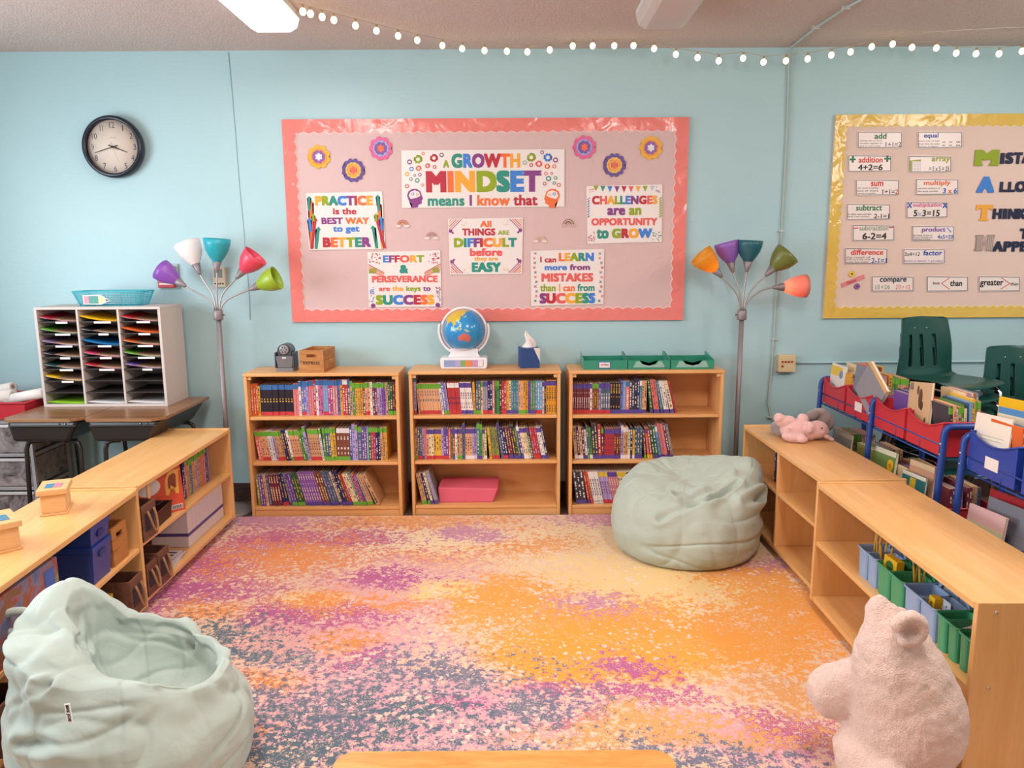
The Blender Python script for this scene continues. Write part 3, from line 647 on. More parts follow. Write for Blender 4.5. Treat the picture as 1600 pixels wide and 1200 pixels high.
# letters
def cut(ch, word, r, k, bold=.04, slab=None):
    x0, z1 = px(r[0], r[1]); x1, z0 = px(r[2], r[3]); cx = (x0+x1)/2
    h = z1-z0
    names = dict(G='green', B='blue', Y='mustard', N='navy', h='grey striped')
    big = slab is not None
    lab = ('large %s cut-out letter %s starting the word %s' if big else 'small %s cut-out letter %s in the word %s') % (names[k], ch, word)
    t = thing('cutout_letter', lab, 'letter', T(cx, PY-.003, z0), 'cut-out letters on the yellow board')
    o = letters('letter_face', ch, x0-cx, x1-cx, 0, h, -.0005, k, t, bold, .0012)
    if big:
        e = MB()
        for a, b_, c, d in slab: e.box((a-.5)*(x1-x0), (b_-.5)*(x1-x0), -.0017, -.0004, c*h, d*h)
        e.build('serifs', ink(k), t)
        if k == 'h':
            e = MB()
            for i in range(9): e.box(-(x1-x0)*.4+(x1-x0)*.1*i, -(x1-x0)*.4+(x1-x0)*.1*i+.003, -.0021, -.0017, .06*h, .94*h)
            e.build('stripes', flat('#cbb3a8', .5), t)
    return t
cut('M', 'mistakes', (1524, 234, 1560, 259), 'G', .06, ((0, .36, 0, .14), (.62, 1, 0, .14), (0, .3, .86, 1), (.7, 1, .86, 1)))
cut('A', 'allow', (1528, 276, 1553, 301), 'B', .10, ((0, .36, 0, .14), (.62, 1, 0, .14), (.36, .66, .9, 1)))
cut('T', 'thinking', (1526, 320, 1550, 345), 'Y', .10, ((.22, .78, 0, .12), (0, .12, .66, 1), (.88, 1, .66, 1)))
cut('H', 'happen', (1526, 367, 1551, 392), 'h', .10, ((-.05, .4, 0, .14), (.6, 1.05, 0, .14), (-.05, .4, .86, 1), (.6, 1.05, .86, 1)))
for ch, wd, r in (('I', 'mistakes', (1564, 239, 1569, 256)), ('S', 'mistakes', (1572, 238, 1583, 256)), ('T', 'mistakes', (1585, 238, 1597, 256)), ('A', 'mistakes', (1598, 238, 1611, 255)),
                  ('L', 'allow', (1563, 284, 1574, 300)), ('L', 'allow', (1576, 284, 1586, 300)), ('O', 'allow', (1587, 283, 1603, 300)),
                  ('H', 'thinking', (1552, 326, 1565, 342)), ('I', 'thinking', (1568, 326, 1573, 342)), ('N', 'thinking', (1576, 326, 1588, 342)), ('K', 'thinking', (1590, 326, 1604, 342)),
                  ('T', 'to', (1594, 357, 1607, 373)), ('A', 'happen', (1552, 377, 1567, 393)), ('P', 'happen', (1569, 377, 1580, 393)), ('P', 'happen', (1582, 377, 1593, 393)), ('E', 'happen', (1595, 377, 1606, 393))):
    t = cut(ch, wd, r, 'N', .05)
    if wd == 'allow' and ch == 'L': t['label'] = 'small navy cut-out letter L, %s of two in the word allow' % ('first' if r[0] < 1570 else 'second')
    if wd == 'happen' and ch == 'P': t['label'] = 'small navy cut-out letter P, %s of two in the word happen' % ('first' if r[0] < 1575 else 'second')

# string lights
bulbs = [(473, 15), (485, 19), (503, 20), (521, 14), (555, 30), (588, 43), (622, 54), (652, 62), (691, 59), (722, 76), (757, 79), (792, 80), (824, 81), (859, 78), (895, 68), (926, 68), (960, 58), (990, 68), (1022, 76), (1056, 85), (1090, 90), (1123, 95), (1161, 91), (1193, 97), (1228, 95), (1262, 92), (1299, 86), (1329, 81), (1362, 73), (1395, 65), (1425, 74), (1463, 75), (1494, 83), (1525, 84), (1561, 84), (1597, 80)]
t = thing('string_lights', 'string of small warm globe bulbs looping below the ceiling along the back wall', 'string lights', T(0, 4.6, 2.7))
inv = T(0, -4.6, -2.7)
bulbm = NT('warm_bulb'); bulbm.fin('#fff2d0', .3, .5, Emission_Color=lin('#ffe9b8'), Emission_Strength=3.2)
sock = flat('#b39a78', .5, name='bulb_socket')
cp = []
for u, v in bulbs:
    Y = 3.95+.65*min(1, max(0, (u-470)/230)); p = atY(u, v, Y)
    if p.z > 2.79: p.z = 2.79
    MB().ball((p.x, p.y, p.z), (.0165, .0165, .019), 0, 2, inv).build('bulb', bulbm.m, t)
    MB().lathe([(.006, 0), (.007, .018), (.003, .021), (0, .021)], 10, mat=inv @ T(p.x, p.y, p.z+.012)).build('socket', sock, t)
    cp.append(Vector((p.x, p.y+.003, p.z+.034)))
MB().tube([atZ(466, 6, 2.80)+Vector((0, 0, .0))]+cp+[Vector((2.9, 4.6, cp[-1].z+.01))], .0018, 6, mat=inv).build('cord', flat('#b8a48c', .5, name='clear_cord'), t)
tag(origin_to_base(MB().tube([(Vector(atY(1388, 52, 4.6))), atY(1450, 50, 4.55), atY(1520, 46, 4.5), atY(1600, 42, 4.45), atY(1700, 38, 4.4)], .002, 6).build('hanging_wire', flat('#d8d0c4', .5))), 'thin pale wire stretched below the ceiling above the right string lights', 'wire')

# ================================================================== bookcases on the back wall
def bookcase(label, x0, x1, yf, h=.914, rz=0, dep=.30):
    Wd = x1-x0; mat = T(x0, yf, 0) @ RZ(rz)
    t = thing('bookcase', label, 'bookcase', mat, 'three birch bookcases along the back wall')
    a, c = M['beech_side'], M['beech']
    bx('side_panel', a, (0, .019, 0, dep, 0, h-.012), t); bx('side_panel', a, (Wd-.019, Wd, 0, dep, 0, h-.012), t)
    bx('top', c, (-.004, Wd+.004, -.004, dep, h-.020, h), t, .004)
    bx('back_panel', c, (.019, Wd-.019, dep-.008, dep-.002, .05, h-.02), t, 0)
    for z in SH[:2]: bx('shelf', c, (.0195, Wd-.0195, .006, dep-.0085, z-.019, z), t, .003)
    bx('bottom_shelf', c, (.0195, Wd-.0195, .003, dep-.0085, SH[2]-.019, SH[2]), t, .003)
    bx('kick_plate', c, (.0195, Wd-.0195, .008, .022, 0, SH[2]-.0195), t, .002)
    for x in (.0195, Wd-.0415): bx('corner_block', M['oak'], (x, x+.022, .01, .03, h-.042, h-.0205), t, .001)
    return mat
SH = (.638, .350, .064)
BC = dict(left=bookcase('light wood three-shelf bookcase full of books, at left under the pink board', -1.628, -.688, 4.52, .910),
          middle=bookcase('light wood three-shelf bookcase with the globe on top and a nearly empty bottom shelf', -.628, .296, 4.535),
          right=bookcase('light wood three-shelf bookcase with green trays on top, partly behind the beanbag', .350, 1.288, 4.525))
BW = dict(left=.94, middle=.924, right=.938)

# colours a spine can have: name -> hex
CN = {'orange': '#d9652f', 'black': '#2a2330', 'coral': '#dc7468', 'periwinkle': '#6d74b8', 'white': '#e6dcd8', 'pink': '#cf6f9a', 'magenta': '#a8447c', 'sky blue': '#6f9fc4', 'blue': '#35579e', 'navy': '#2b3060', 'yellow': '#e2b23c', 'red': '#b8383c', 'green': '#4f8a42', 'dark green': '#2f5f42', 'lime': '#8fb23c', 'purple': '#6c4a96', 'violet': '#8b5fae', 'lavender': '#b09acb', 'brown': '#7d4a38', 'tan': '#c99d72', 'peach': '#dfa67c', 'cream': '#e5cfa6', 'grey': '#8d8a94', 'slate': '#4f6178', 'teal': '#3d7f87', 'maroon': '#74323f', 'gold': '#dd9c2e', 'rose': '#c9808a', 'charcoal': '#3d3a44', 'olive': '#8a8a48'}
BAND = {'blue tape': '#3c6ea8', 'green tape': '#6aa838', 'purple tape': '#5a4794', 'red dot': '#c43c40', 'white tape': '#e4dcda', 'yellow tape': '#dcb83c', 'green leaf tape': '#4f9a34'}
pages = flat('#e8dcc4', .8, .2, name='page_block')
def cover_m(k): return flat(CN[k], .35, .4, name='cover_'+k.replace(' ', '_'), var=.1)
def band_m(k): return flat(BAND[k], .4, .4, name='spine_'+k.replace(' ', '_'))
_bk = {}
def book_mesh(tk, d, h, col, top=None, bot=None, seed=0, inkk='white'):
    key = (round(tk, 4), d, h, col, top, bot, seed)
    if key in _bk: return _bk[key]
    r = random.Random(seed*31+7); b = MB(); c = .0012
    b.box(c, tk-c, c, d-.003, .003, h-.003, 1)                         # pages
    b.box(0, c, 0, d, 0, h, 0); b.box(tk-c, tk, 0, d, 0, h, 0)         # boards
    b.box(c, tk-c, 0, c, 0, h, 0)                                      # spine
    z0 = .0; z1 = h
    if bot: b.box(-.0002, tk+.0002, -.0004, .012, .001, .024, 3); z0 = .026
    if top: b.box(-.0002, tk+.0002, -.0004, .012, h-.034, h-.004, 2); z1 = h-.037
    z = z0+.012
    while z < z1-.02:                                                   # title printing down the spine
        L = r.uniform(.004, .016)
        if r.random() < .75:
            wd = tk*r.uniform(.25, .5); b.box(tk/2-wd/2, tk/2+wd/2, -.0003, .0002, z, min(z+L, z1-.006), 4)
        z += L+r.uniform(.002, .008)
    me_o = b.build('book', [cover_m(col), pages, band_m(top or 'white tape'), band_m(bot or 'white tape'), flat(CN[inkk], .4, name='title_ink_'+inkk)])
    me = me_o.data; bpy.data.objects.remove(me_o); me.name = 'book'
    _bk[key] = me; return me
ORD = lambda n: '%d%s' % (n, 'th' if 10 <= n % 100 <= 20 else {1: 'st', 2: 'nd', 3: 'rd'}.get(n % 10, 'th'))
nbook = [0]
def fill(frame, where, group, x0, z, runs, xmax, ds=.165, yoff=.055, order='from left', scale=1.0, kind='book'):
    """runs: (count, width mm, height mm, colour, top band, bottom band, lean degrees)"""
    x = x0; i = 0; last = None; prev = None; seed0 = len(where)*13+int(z*1000)
    rnd = random.Random(seed0)
    for ri, run in enumerate(runs):
        n, wmm, hmm, col = run[:4]; top = run[4] if len(run) > 4 else None; bot = run[5] if len(run) > 5 else None; a = R(run[6]) if len(run) > 6 else 0
        inkk = ('white', 'cream', 'yellow')[ri % 3] if col in ('black', 'brown', 'charcoal', 'navy', 'maroon', 'dark green') else ('charcoal', 'maroon', 'slate')[ri % 3] if col in ('white', 'cream', 'yellow', 'lime', 'peach', 'lavender', 'gold', 'tan') else ('white', 'cream', 'navy', 'lavender')[ri % 4]
        first = i+1
        for q in range(n):
            tk = wmm/1000*scale; h = hmm/1000
            if prev is not None:
                pa, ph, pr = prev
                if a > pa: x = max(x, pr + h*math.sin(a) - h*math.cos(a)*math.tan(pa) + .0005)
            elif a > 0: x = max(x, x0 + h*math.sin(a)+.001)
            if x + tk/math.cos(a) > xmax: return x
            me = book_mesh(tk, ds, h, col, top, bot, seed0+first+(q % 2 if n < 4 else 0), inkk)
            o = bpy.data.objects.new(kind, me); COL.objects.link(o)
            dy = rnd.uniform(-.004, .004) + (yoff if q or n == 1 else yoff)
            o.matrix_basis = frame @ T(x, dy, z+.0004) @ RY(-a)
            i += 1
            tap = ' '+top.replace(' tape', '-taped') if top else ''
            lab = '%s%s book, %s %s, %s' % (col, tap, ORD(i), order, where)
            tag(o, lab, 'book' if kind == 'book' else 'picture book', group); nbook[0] += 1
            prev = (a, h, x+tk/math.cos(a)); x += tk/math.cos(a)+.0006
    return x
def shelf(case, lvl, runs, **kw):
    nm = ('top', 'middle', 'bottom')[lvl]
    return fill(BC[case], '%s shelf, %s bookcase' % (nm, case), 'books on the %s shelf of the %s bookcase' % (nm, case), .0215, SH[lvl], runs, BW[case]-.021, **kw)
bt, gt, pt, rd, wt = 'blue tape', 'green tape', 'purple tape', 'red dot', 'white tape'
shelf('left', 0, [(3, 13, 200, 'orange'), (1, 14, 185, 'yellow'), (11, 18, 196, 'black', bt, rd), (2, 16, 200, 'coral', bt), (1, 14, 214, 'white', bt), (2, 15, 214, 'periwinkle', bt, rd), (1, 14, 214, 'lavender', bt), (2, 15, 218, 'coral', bt), (1, 12, 222, 'red'), (1, 15, 222, 'white', bt), (2, 14, 222, 'pink', bt), (2, 15, 222, 'sky blue', bt, rd), (2, 14, 222, 'magenta', bt), (2, 14, 220, 'rose', bt), (1, 16, 222, 'periwinkle', bt), (1, 14, 222, 'gold', bt), (2, 15, 226, 'red', wt), (1, 15, 226, 'slate', bt), (1, 14, 214, 'tan', gt), (1, 15, 204, 'green', gt), (3, 15, 202, 'gold', gt), (1, 14, 204, 'brown', gt), (2, 15, 204, 'peach', gt, rd), (1, 14, 206, 'white'), (2, 13, 204, 'maroon', gt), (2, 13, 204, 'lavender', gt), (2, 13, 204, 'violet', gt), (1, 13, 204, 'tan'), (2, 13, 206, 'dark green', None, gt), (2, 13, 206, 'maroon', None, gt), (1, 12, 206, 'peach')])
shelf('left', 1, [(2, 15, 190, 'coral', gt, None, 7), (3, 14, 190, 'peach', gt, rd, 7), (2, 15, 192, 'white', gt, None, 8), (1, 13, 190, 'lavender', gt, None, 8), (3, 14, 192, 'tan', gt, rd, 9), (2, 15, 196, 'navy', None, None, 10), (1, 14, 196, 'white', None, gt, 10), (4, 14, 196, 'peach', gt, rd, 10), (2, 13, 198, 'green', gt, None, 11), (1, 16, 220, 'lavender', gt, None, 10), (5, 13, 202, 'tan', gt, rd, 7), (1, 12, 202, 'white', gt, None, 6), (1, 15, 208, 'green', gt, gt, 3), (2, 15, 208, 'slate', gt, gt, 2), (2, 15, 208, 'yellow', gt, gt, 2), (4, 20, 208, 'brown', wt, gt, 0), (1, 14, 214, 'blue'), (1, 18, 232, 'lavender'), (1, 16, 226, 'lavender', gt), (1, 26, 212, 'slate', gt), (2, 13, 212, 'purple'), (1, 13, 212, 'sky blue'), (1, 15, 212, 'dark green', gt), (2, 14, 212, 'red', gt), (2, 14, 212, 'navy', gt), (2, 14, 210, 'tan', gt), (1, 12, 212, 'gold', gt)])
shelf('left', 2, [(1, 16, 196, 'olive', None, None, 3), (2, 14, 198, 'purple', None, None, 4), (1, 16, 200, 'peach', None, None, 5), (1, 14, 200, 'slate', None, None, 6), (4, 15, 202, 'maroon', None, None, 7), (2, 15, 208, 'navy', None, rd, 9), (1, 14, 210, 'grey', None, pt, 11), (2, 15, 212, 'purple', None, gt, 12), (3, 14, 214, 'dark green', None, gt, 13), (7, 14, 224, 'violet', None, pt, 14), (3, 14, 224, 'brown', None, pt, 15), (3, 15, 228, 'slate', None, pt, 16), (1, 16, 224, 'cream', None, pt, 17), (2, 14, 232, 'navy', None, pt, 18), (1, 14, 212, 'brown', None, pt, 18), (1, 14, 208, 'red', None, pt, 18), (2, 16, 214, 'cream', None, gt, 19), (1, 14, 218, 'teal', None, gt, 19), (1, 16, 214, 'coral', None, gt, 19), (1, 14, 206, 'purple', None, gt, 19), (2, 17, 208, 'tan', None, gt, 20), (1, 22, 216, 'tan', None, None, 24)], ds=.19, yoff=.03)
shelf('middle', 0, [(1, 14, 238, 'lavender', bt, rd), (1, 12, 190, 'tan', gt, None, 4), (8, 15, 194, 'peach', gt, rd, 5), (1, 14, 196, 'white', gt, None, 6), (1, 15, 198, 'periwinkle', None, gt, 7), (1, 14, 196, 'lavender', None, gt, 7), (5, 14, 200, 'red', wt, rd, 5), (5, 14, 200, 'white', pt, pt, 4), (1, 15, 200, 'gold', None, gt, 2), (2, 14, 204, 'slate', None, gt), (1, 14, 204, 'cream', gt), (2, 14, 206, 'grey', pt, rd), (2, 14, 206, 'navy', None, rd), (1, 13, 208, 'rose'), (2, 14, 208, 'green', gt), (1, 14, 208, 'charcoal'), (2, 14, 206, 'red', None, rd), (1, 15, 208, 'gold', None, pt), (1, 14, 208, 'cream', None, pt), (3, 14, 208, 'teal', None, pt), (2, 14, 208, 'peach', None, gt), (2, 14, 208, 'gold', None, gt), (1, 15, 206, 'purple', pt), (2, 14, 206, 'green', None, pt), (3, 14, 206, 'sky blue', None, rd), (1, 12, 204, 'white', pt), (1, 12, 204, 'charcoal', pt), (7, 15, 210, 'gold', pt)], yoff=.05)
shelf('middle', 1, [(1, 14, 196, 'tan', None, gt), (2, 14, 198, 'slate', None, rd), (1, 13, 198, 'lavender', None, pt), (1, 13, 198, 'coral'), (1, 14, 196, 'peach', pt, rd), (2, 15, 196, 'cream', pt, rd), (3, 15, 196, 'yellow', pt, rd), (1, 14, 198, 'lavender', None, rd), (2, 14, 196, 'purple', pt, rd), (1, 13, 192, 'coral'), (1, 13, 196, 'olive', pt), (1, 14, 198, 'maroon', pt, pt), (1, 13, 198, 'white', pt), (2, 15, 196, 'tan', pt, gt), (1, 17, 226, 'slate', pt), (3, 14, 198, 'peach', pt, wt), (2, 14, 198, 'lavender', pt, wt), (1, 18, 228, 'teal', gt, pt), (1, 16, 222, 'green', gt, pt), (1, 13, 196, 'cream', pt), (1, 14, 198, 'olive', None, wt), (1, 14, 200, 'yellow', None, None, 5), (3, 15, 200, 'olive', None, rd, 6), (1, 15, 230, 'slate', pt, bt, 8), (2, 14, 200, 'navy', None, rd, 8), (2, 14, 204, 'maroon', None, pt, 9), (2, 14, 216, 'charcoal', None, pt, 10), (1, 13, 200, 'green', None, pt, 10), (1, 15, 216, 'purple', wt, pt, 11), (3, 14, 204, 'cream', pt, wt, 11), (1, 14, 202, 'dark green', pt, None, 11), (3, 14, 200, 'red', None, rd, 10), (2, 13, 206, 'white', pt, pt, 11), (1, 14, 210, 'navy', None, pt, 11)], yoff=.05)
shelf('middle', 2, [(2, 14, 200, 'tan', None, gt, 11), (1, 14, 204, 'navy', None, gt, 13), (1, 15, 208, 'cream', None, pt, 14), (1, 24, 216, 'grey', None, pt, 16)], ds=.19, yoff=.03)
shelf('right', 0, [(8, 13, 190, 'maroon', pt, rd), (1, 12, 192, 'white', pt, rd), (3, 13, 192, 'brown', gt, rd), (1, 12, 194, 'lavender', pt, rd), (4, 14, 192, 'slate', pt, rd), (4, 15, 194, 'black', None, pt), (1, 16, 204, 'periwinkle', None, pt), (1, 16, 204, 'sky blue', None, pt), (1, 22, 204, 'coral', bt, pt), (2, 15, 202, 'charcoal', None, pt), (2, 15, 214, 'navy', None, pt), (1, 14, 208, 'teal', wt, pt), (2, 14, 206, 'peach', None, pt), (1, 16, 214, 'dark green', None, pt, 7), (2, 16, 212, 'coral', None, pt, 9), (1, 17, 206, 'teal', None, pt, 11), (2, 15, 206, 'white', None, pt, 12), (1, 22, 206, 'cream', None, pt, 14), (1, 12, 206, 'red', None, None, 15)], yoff=.05)
shelf('right', 1, [(1, 20, 206, 'tan', None, wt, 5), (1, 14, 208, 'navy', None, wt, 5), (1, 17, 206, 'peach', None, wt, 5), (1, 14, 200, 'charcoal', None, pt, 5), (1, 14, 186, 'white', None, pt, 5), (1, 14, 210, 'slate', None, gt, 5), (1, 16, 196, 'green', None, wt, 5), (2, 16, 222, 'charcoal', None, pt, 4), (1, 20, 214, 'red', None, pt, 3), (1, 15, 196, 'maroon', gt, pt, 2), (4, 14, 192, 'red', pt, pt), (3, 14, 194, 'maroon', pt, pt), (1, 14, 212, 'lavender', wt, wt), (2, 14, 204, 'tan', wt, wt), (1, 14, 184, 'cream', None, wt), (1, 14, 200, 'navy', None, pt), (1, 13, 182, 'yellow', None, wt), (3, 15, 196, 'slate', None, pt), (1, 13, 178, 'brown', None, gt, 5), (1, 14, 194, 'orange', pt, 'yellow tape', 7), (1, 13, 196, 'red', None, 'yellow tape', 8), (2, 16, 206, 'dark green', None, pt, 9), (1, 14, 208, 'sky blue', wt, pt, 10), (2, 18, 222, 'coral', None, pt, 11), (1, 14, 226, 'maroon', None, pt, 12), (1, 15, 222, 'grey', None, pt, 12)], yoff=.05)
shelf('right', 2, [(3, 21, 210, 'charcoal', None, pt, 8), (1, 15, 212, 'red', None, pt, 10), (1, 14, 212, 'orange', None, rd, 11), (4, 14, 210, 'white', wt, None, 12), (4, 14, 210, 'lavender', 'yellow tape', rd, 12), (4, 14, 210, 'rose', pt, rd, 12), (4, 14, 210, 'cream', 'yellow tape', rd, 13), (3, 14, 210, 'white', pt, rd, 13)], ds=.18, yoff=.035)

# pink folded mat on the bottom shelf of the middle bookcase
p = BC['middle'] @ Vector((0, 0, 0))
def mf(s_, t_): return None
pm = flat('#dd6478', .5, .3, name='pink_foam')
m_ = BC['middle'] @ T(.205, .05, SH[2]+.0005)
MBx = MB(); MBx.hexa([(0, 0, 0), (.335, 0, 0), (.375, .17, 0), (.01, .17, 0)], [(-.01, .012, .095), (.37, .012, .085), (.375, .17, .12), (0, .17, .12)])
o = MBx.build('foam_bolster', pm, None, .006); o.matrix_basis = m_ @ RZ(0) @ T(0, 0, 0) @ T(.0, 0, 0)
o.matrix_basis = BC['middle'] @ T(.165, .06, SH[2]+.0005)
tag(o, 'pink foam wedge lying on the bottom shelf of the middle bookcase', 'foam wedge')

# ---------------------------------------------------------------- things on top of the bookcases
# pencil sharpener
t = thing('pencil_sharpener', 'black and smoke grey electric pencil sharpener on the left bookcase', 'pencil sharpener', T(-1.395, 4.64, .9105))
kd, kg = flat('#4a4950', .3, name='charcoal_plastic'), flat('#6f6f76', .15, .5, name='smoke_plastic')
MB().plate(rrect(-.056, .056, -.05, .06, .012), 0, .022).build('base', flat('#7d7b82', .35), t, .003)
MB().hexa([(-.045, -.045, .022), (.045, -.045, .022), (.045, .05, .022), (-.045, .05, .022)], [(-.055, -.05, .095), (.055, -.05, .095), (.055, .055, .095), (-.055, .055, .095)]).build('shavings_bin', kg, t, .004)
for s_ in (-1, 1): MB().box(s_*.055-.004, s_*.055+.004, -.052, .05, .022, .118).build('side_rail', kd, t, .003)
MB().prism([(-.04, .095)]+[(.044*math.cos(R(a)), .125+.044*math.sin(R(a))) for a in range(180, -1, -12)]+[(.04, .095)][::1], -.04, .045).build('housing', kd, t, .004)
MB().lathe([(0, 0), (.026, 0), (.030, .006), (.026, .010), (0, .010)], 24, mat=T(0, -.04, .135) @ RX(R(90))).build('pencil_dial', flat('#8f8b90', .3), t)
for k in range(6): MB().lathe([(0, 0), (.0035, 0), (.0035, .002), (0, .002)], 10, mat=T(.016*math.cos(k*PI/3), -.05, .135+.016*math.sin(k*PI/3)) @ RX(R(90))).build('pencil_hole', flat('#201f22', .6), t)
MB().box(-.012, .012, -.053, -.05, .08, .09).build('badge', flat('#c9c9cc', .4), t)
# wooden crate
def crate(label, mat, Wd, Dp, Hh, word=True, wallt=.011):
    t = thing('wooden_crate', label, 'crate', mat)
    m = M['crate']
    z0 = .004
    bx('bottom', m, (0, Wd, 0, Dp, 0, .010), t, .001)
    for y in (0, Dp-wallt):
        e = MB(); h2 = Hh-.010
        # end wall with a hand slot
        sx0, sx1, sz0, sz1 = Wd*.3, Wd*.7, Hh*.68, Hh*.82
        e.box(0, Wd, y, y+wallt, .0105, sz0); e.box(0, sx0, y, y+wallt, sz0, sz1); e.box(sx1, Wd, y, y+wallt, sz0, sz1); e.box(0, Wd, y, y+wallt, sz1, Hh)
        bmesh.ops.remove_doubles(e.bm, verts=e.bm.verts[:], dist=1e-5)
        e.build('end_wall', m, t)
    for x in (0, Wd-wallt):
        for k in range(2):
            z = .0105+k*(Hh-.0105)/2; e = MB().box(x-.0005, x+wallt+.0005, wallt+.0005, Dp-wallt-.0005, z+.001, z+(Hh-.0105)/2-.001).build('side_slat', m, t, .001)
    if word: letters('stencil', 'EXPRESS', Wd*.16, Wd*.84, Hh*.36, Hh*.50, -.0003, 'K', t, .01)
    return t
crate('small open wooden crate stencilled EXPRESS beside the pencil sharpener', T(-1.292, 4.555, .9105) @ RZ(R(-5)), .150, .225, .135)
# globe
t = thing('globe', 'talking globe with a white ring and base, on the middle bookcase', 'globe', T(-.298, 4.70, .9145))
wm = flat('#ebe6e8', .25, .5, name='white_globe_plastic')
MB().prism([(-.135, 0), (.135, 0), (.143, .01), (.146, .062), (.138, .070), (-.138, .070), (-.146, .062), (-.143, .01)], -.075, .055).build('base', wm, t, .006)
MB().prism([(-.10, .0695), (.10, .0695), (.085, .092), (.088, .12), (.06, .125), (0, .11), (-.06, .125), (-.088, .12), (-.085, .092)], -.03, .03).build('neck', wm, t, .006)
MB().prism(rrect(-.122, .122, .014, .056, .004), -.0775, -.0745).build('panel', flat('#8f9fc8', .3, name='panel_blue'), t)
e = MB(); 
for i, (x0, x1) in enumerate(((-.05, -.02), (-.018, .008), (.01, .05), (.052, .085), (.088, .12))): e.box(x0, x1, -.0785, -.0774, .016, .054, i)
e.build('panel_print', [flat(c, .3) for c in ('#b3a3cf', '#7fae5c', '#df8a4a', '#c98fae', '#e9e2e4')], t)
for k in range(8): MB().box(.09+.014*(k % 2), .101+.014*(k % 2), -.080, -.0784, .018+.009*(k//2), .0255+.009*(k//2)).build('button', wm, t)
GC = Vector((0, 0, .235)); GR = .128
# continents by latitude and longitude
def inpoly(x, y, P):
    c = False; j = len(P)-1
    for i in range(len(P)):
        if (P[i][1] > y) != (P[j][1] > y) and x < (P[j][0]-P[i][0])*(y-P[i][1])/(P[j][1]-P[i][1])+P[i][0]: c = not c
        j = i
    return c
LAND = [(2, [(114, -22), (122, -17), (130, -12), (136, -12), (137, -16), (141, -17), (142, -11), (146, -18), (153, -26), (150, -37), (141, -38), (136, -34), (129, -32), (118, -35), (115, -33)]), (2, [(145, -41), (148, -41), (147, -43.5)]),
        (1, [(70, 25), (73, 18), (77, 8), (80, 14), (88, 22), (92, 21), (98, 15), (100, 8), (103, 2), (104, 10), (109, 12), (107, 20), (118, 24), (122, 31), (118, 39), (128, 37), (130, 43), (140, 50), (142, 58), (160, 62), (178, 66), (178, 71), (140, 74), (105, 78), (70, 73), (60, 68), (45, 66), (30, 60), (30, 40), (45, 30), (57, 26)]),
        (3, [(95, 5), (103, -3), (106, -6), (102, -4)]), (3, [(109, 2), (117, 6), (118, 1), (115, -4), (110, -2)]), (3, [(106, -6.5), (115, -8), (108, -8.5)]), (3, [(131, -1), (141, -3), (150, -9), (143, -9), (137, -7)]), (3, [(120, 1), (125, 1), (122, -5), (120, -4)]), (3, [(120, 18), (122, 18), (126, 8), (122, 12)]), (3, [(130, 32), (140, 36), (142, 43), (139, 40), (132, 35)]),
        (3, [(167, -46), (173, -41), (178, -38), (174, -41)]), (4, [(-180, -90), (180, -90), (180, -68), (120, -66), (90, -66), (60, -68), (0, -70), (-60, -72), (-180, -76)]),
        (3, [(-17, 15), (-10, 35), (10, 37), (32, 31), (43, 12), (51, 11), (40, -15), (32, -30), (18, -34), (10, 0), (8, 4), (-8, 5)])]
def gm(u, v):
    lon = u*360-180; lat = v*180-90
    for k, P in LAND:
        if inpoly(lon, lat, P): return k
    return 0
oc = NT('glossy_ocean'); oc.fin(oc.mix(oc.noise(oc.coord(), 9, 4), '#1873b8', '#3f9fd4'), .12, .6)
def gfn(u, v):
    lon = 2*PI*u-PI; lat = PI*v-PI/2
    return (GR*math.cos(lat)*math.cos(lon), GR*math.cos(lat)*math.sin(lon), GR*math.sin(lat))
MB().grid(gfn, 200, 110, gm).build('sphere', [oc.m] + [flat(c, .2, .5) for c in ('#cfae3a', '#cf6a62', '#b9c98c', '#d9d3dc')], t, mat=T(*GC) @ RX(R(-8)) @ RZ(R(-90-129)))
def torus_path(r, n=48, a0=0, a1=360): return [(r*math.cos(R(a0+(a1-a0)*i/n)), 0, r*math.sin(R(a0+(a1-a0)*i/n))) for i in range(n+1)]
MB().tube(torus_path(GR+.010), .008, 10, mat=T(*GC), cap=False).build('ring', wm, t)
MB().prism([((GR+.020)*math.cos(R(a)), (GR+.020)*math.sin(R(a))) for a in range(-195, 16, 6)]+[((GR+.034)*math.cos(R(a)), (GR+.034)*math.sin(R(a))) for a in range(15, -196, -6)], -.022, .022, 0, T(*GC)).build('cradle', wm, t, .003)
# tissue box
t = thing('tissue_box', 'blue cube tissue box with a tissue sticking up, on the middle bookcase', 'tissue box', T(.107, 4.70, .9145) @ RZ(R(8)))
bb = flat('#27477f', .5, name='tissue_box_blue')
MB().box(-.06, .06, -.055, .055, 0, .125).build('box', bb, t, .002)
MB().prism([(.0605, .04)]+[(.0605, .04)]*0 + [(.02, .1255), (.0605, .1255)], -.0553, -.0549, 0).build('printed_patch', flat('#d7d0cc', .5), t)
MB().box(.0601, .0605, -.05, .03, .05, .124).build('printed_patch', flat('#cfc7c0', .5), t)
def tis(u, v):
    a = 2*PI*u; r = .034*(1-v)**.7*(1+.25*math.sin(3*a+v*4)) + .006*(1-v)
    return (r*math.cos(a)*1.1+.012*math.sin(v*5)-.004, r*math.sin(a)*.55+.006*math.sin(v*7), .118+.105*v+.01*math.sin(2*a)*v)
MB().grid(tis, 40, 20, 0, closed_u=True).build('tissue', flat('#efe6e2', .9, .1, name='tissue_paper'), t)
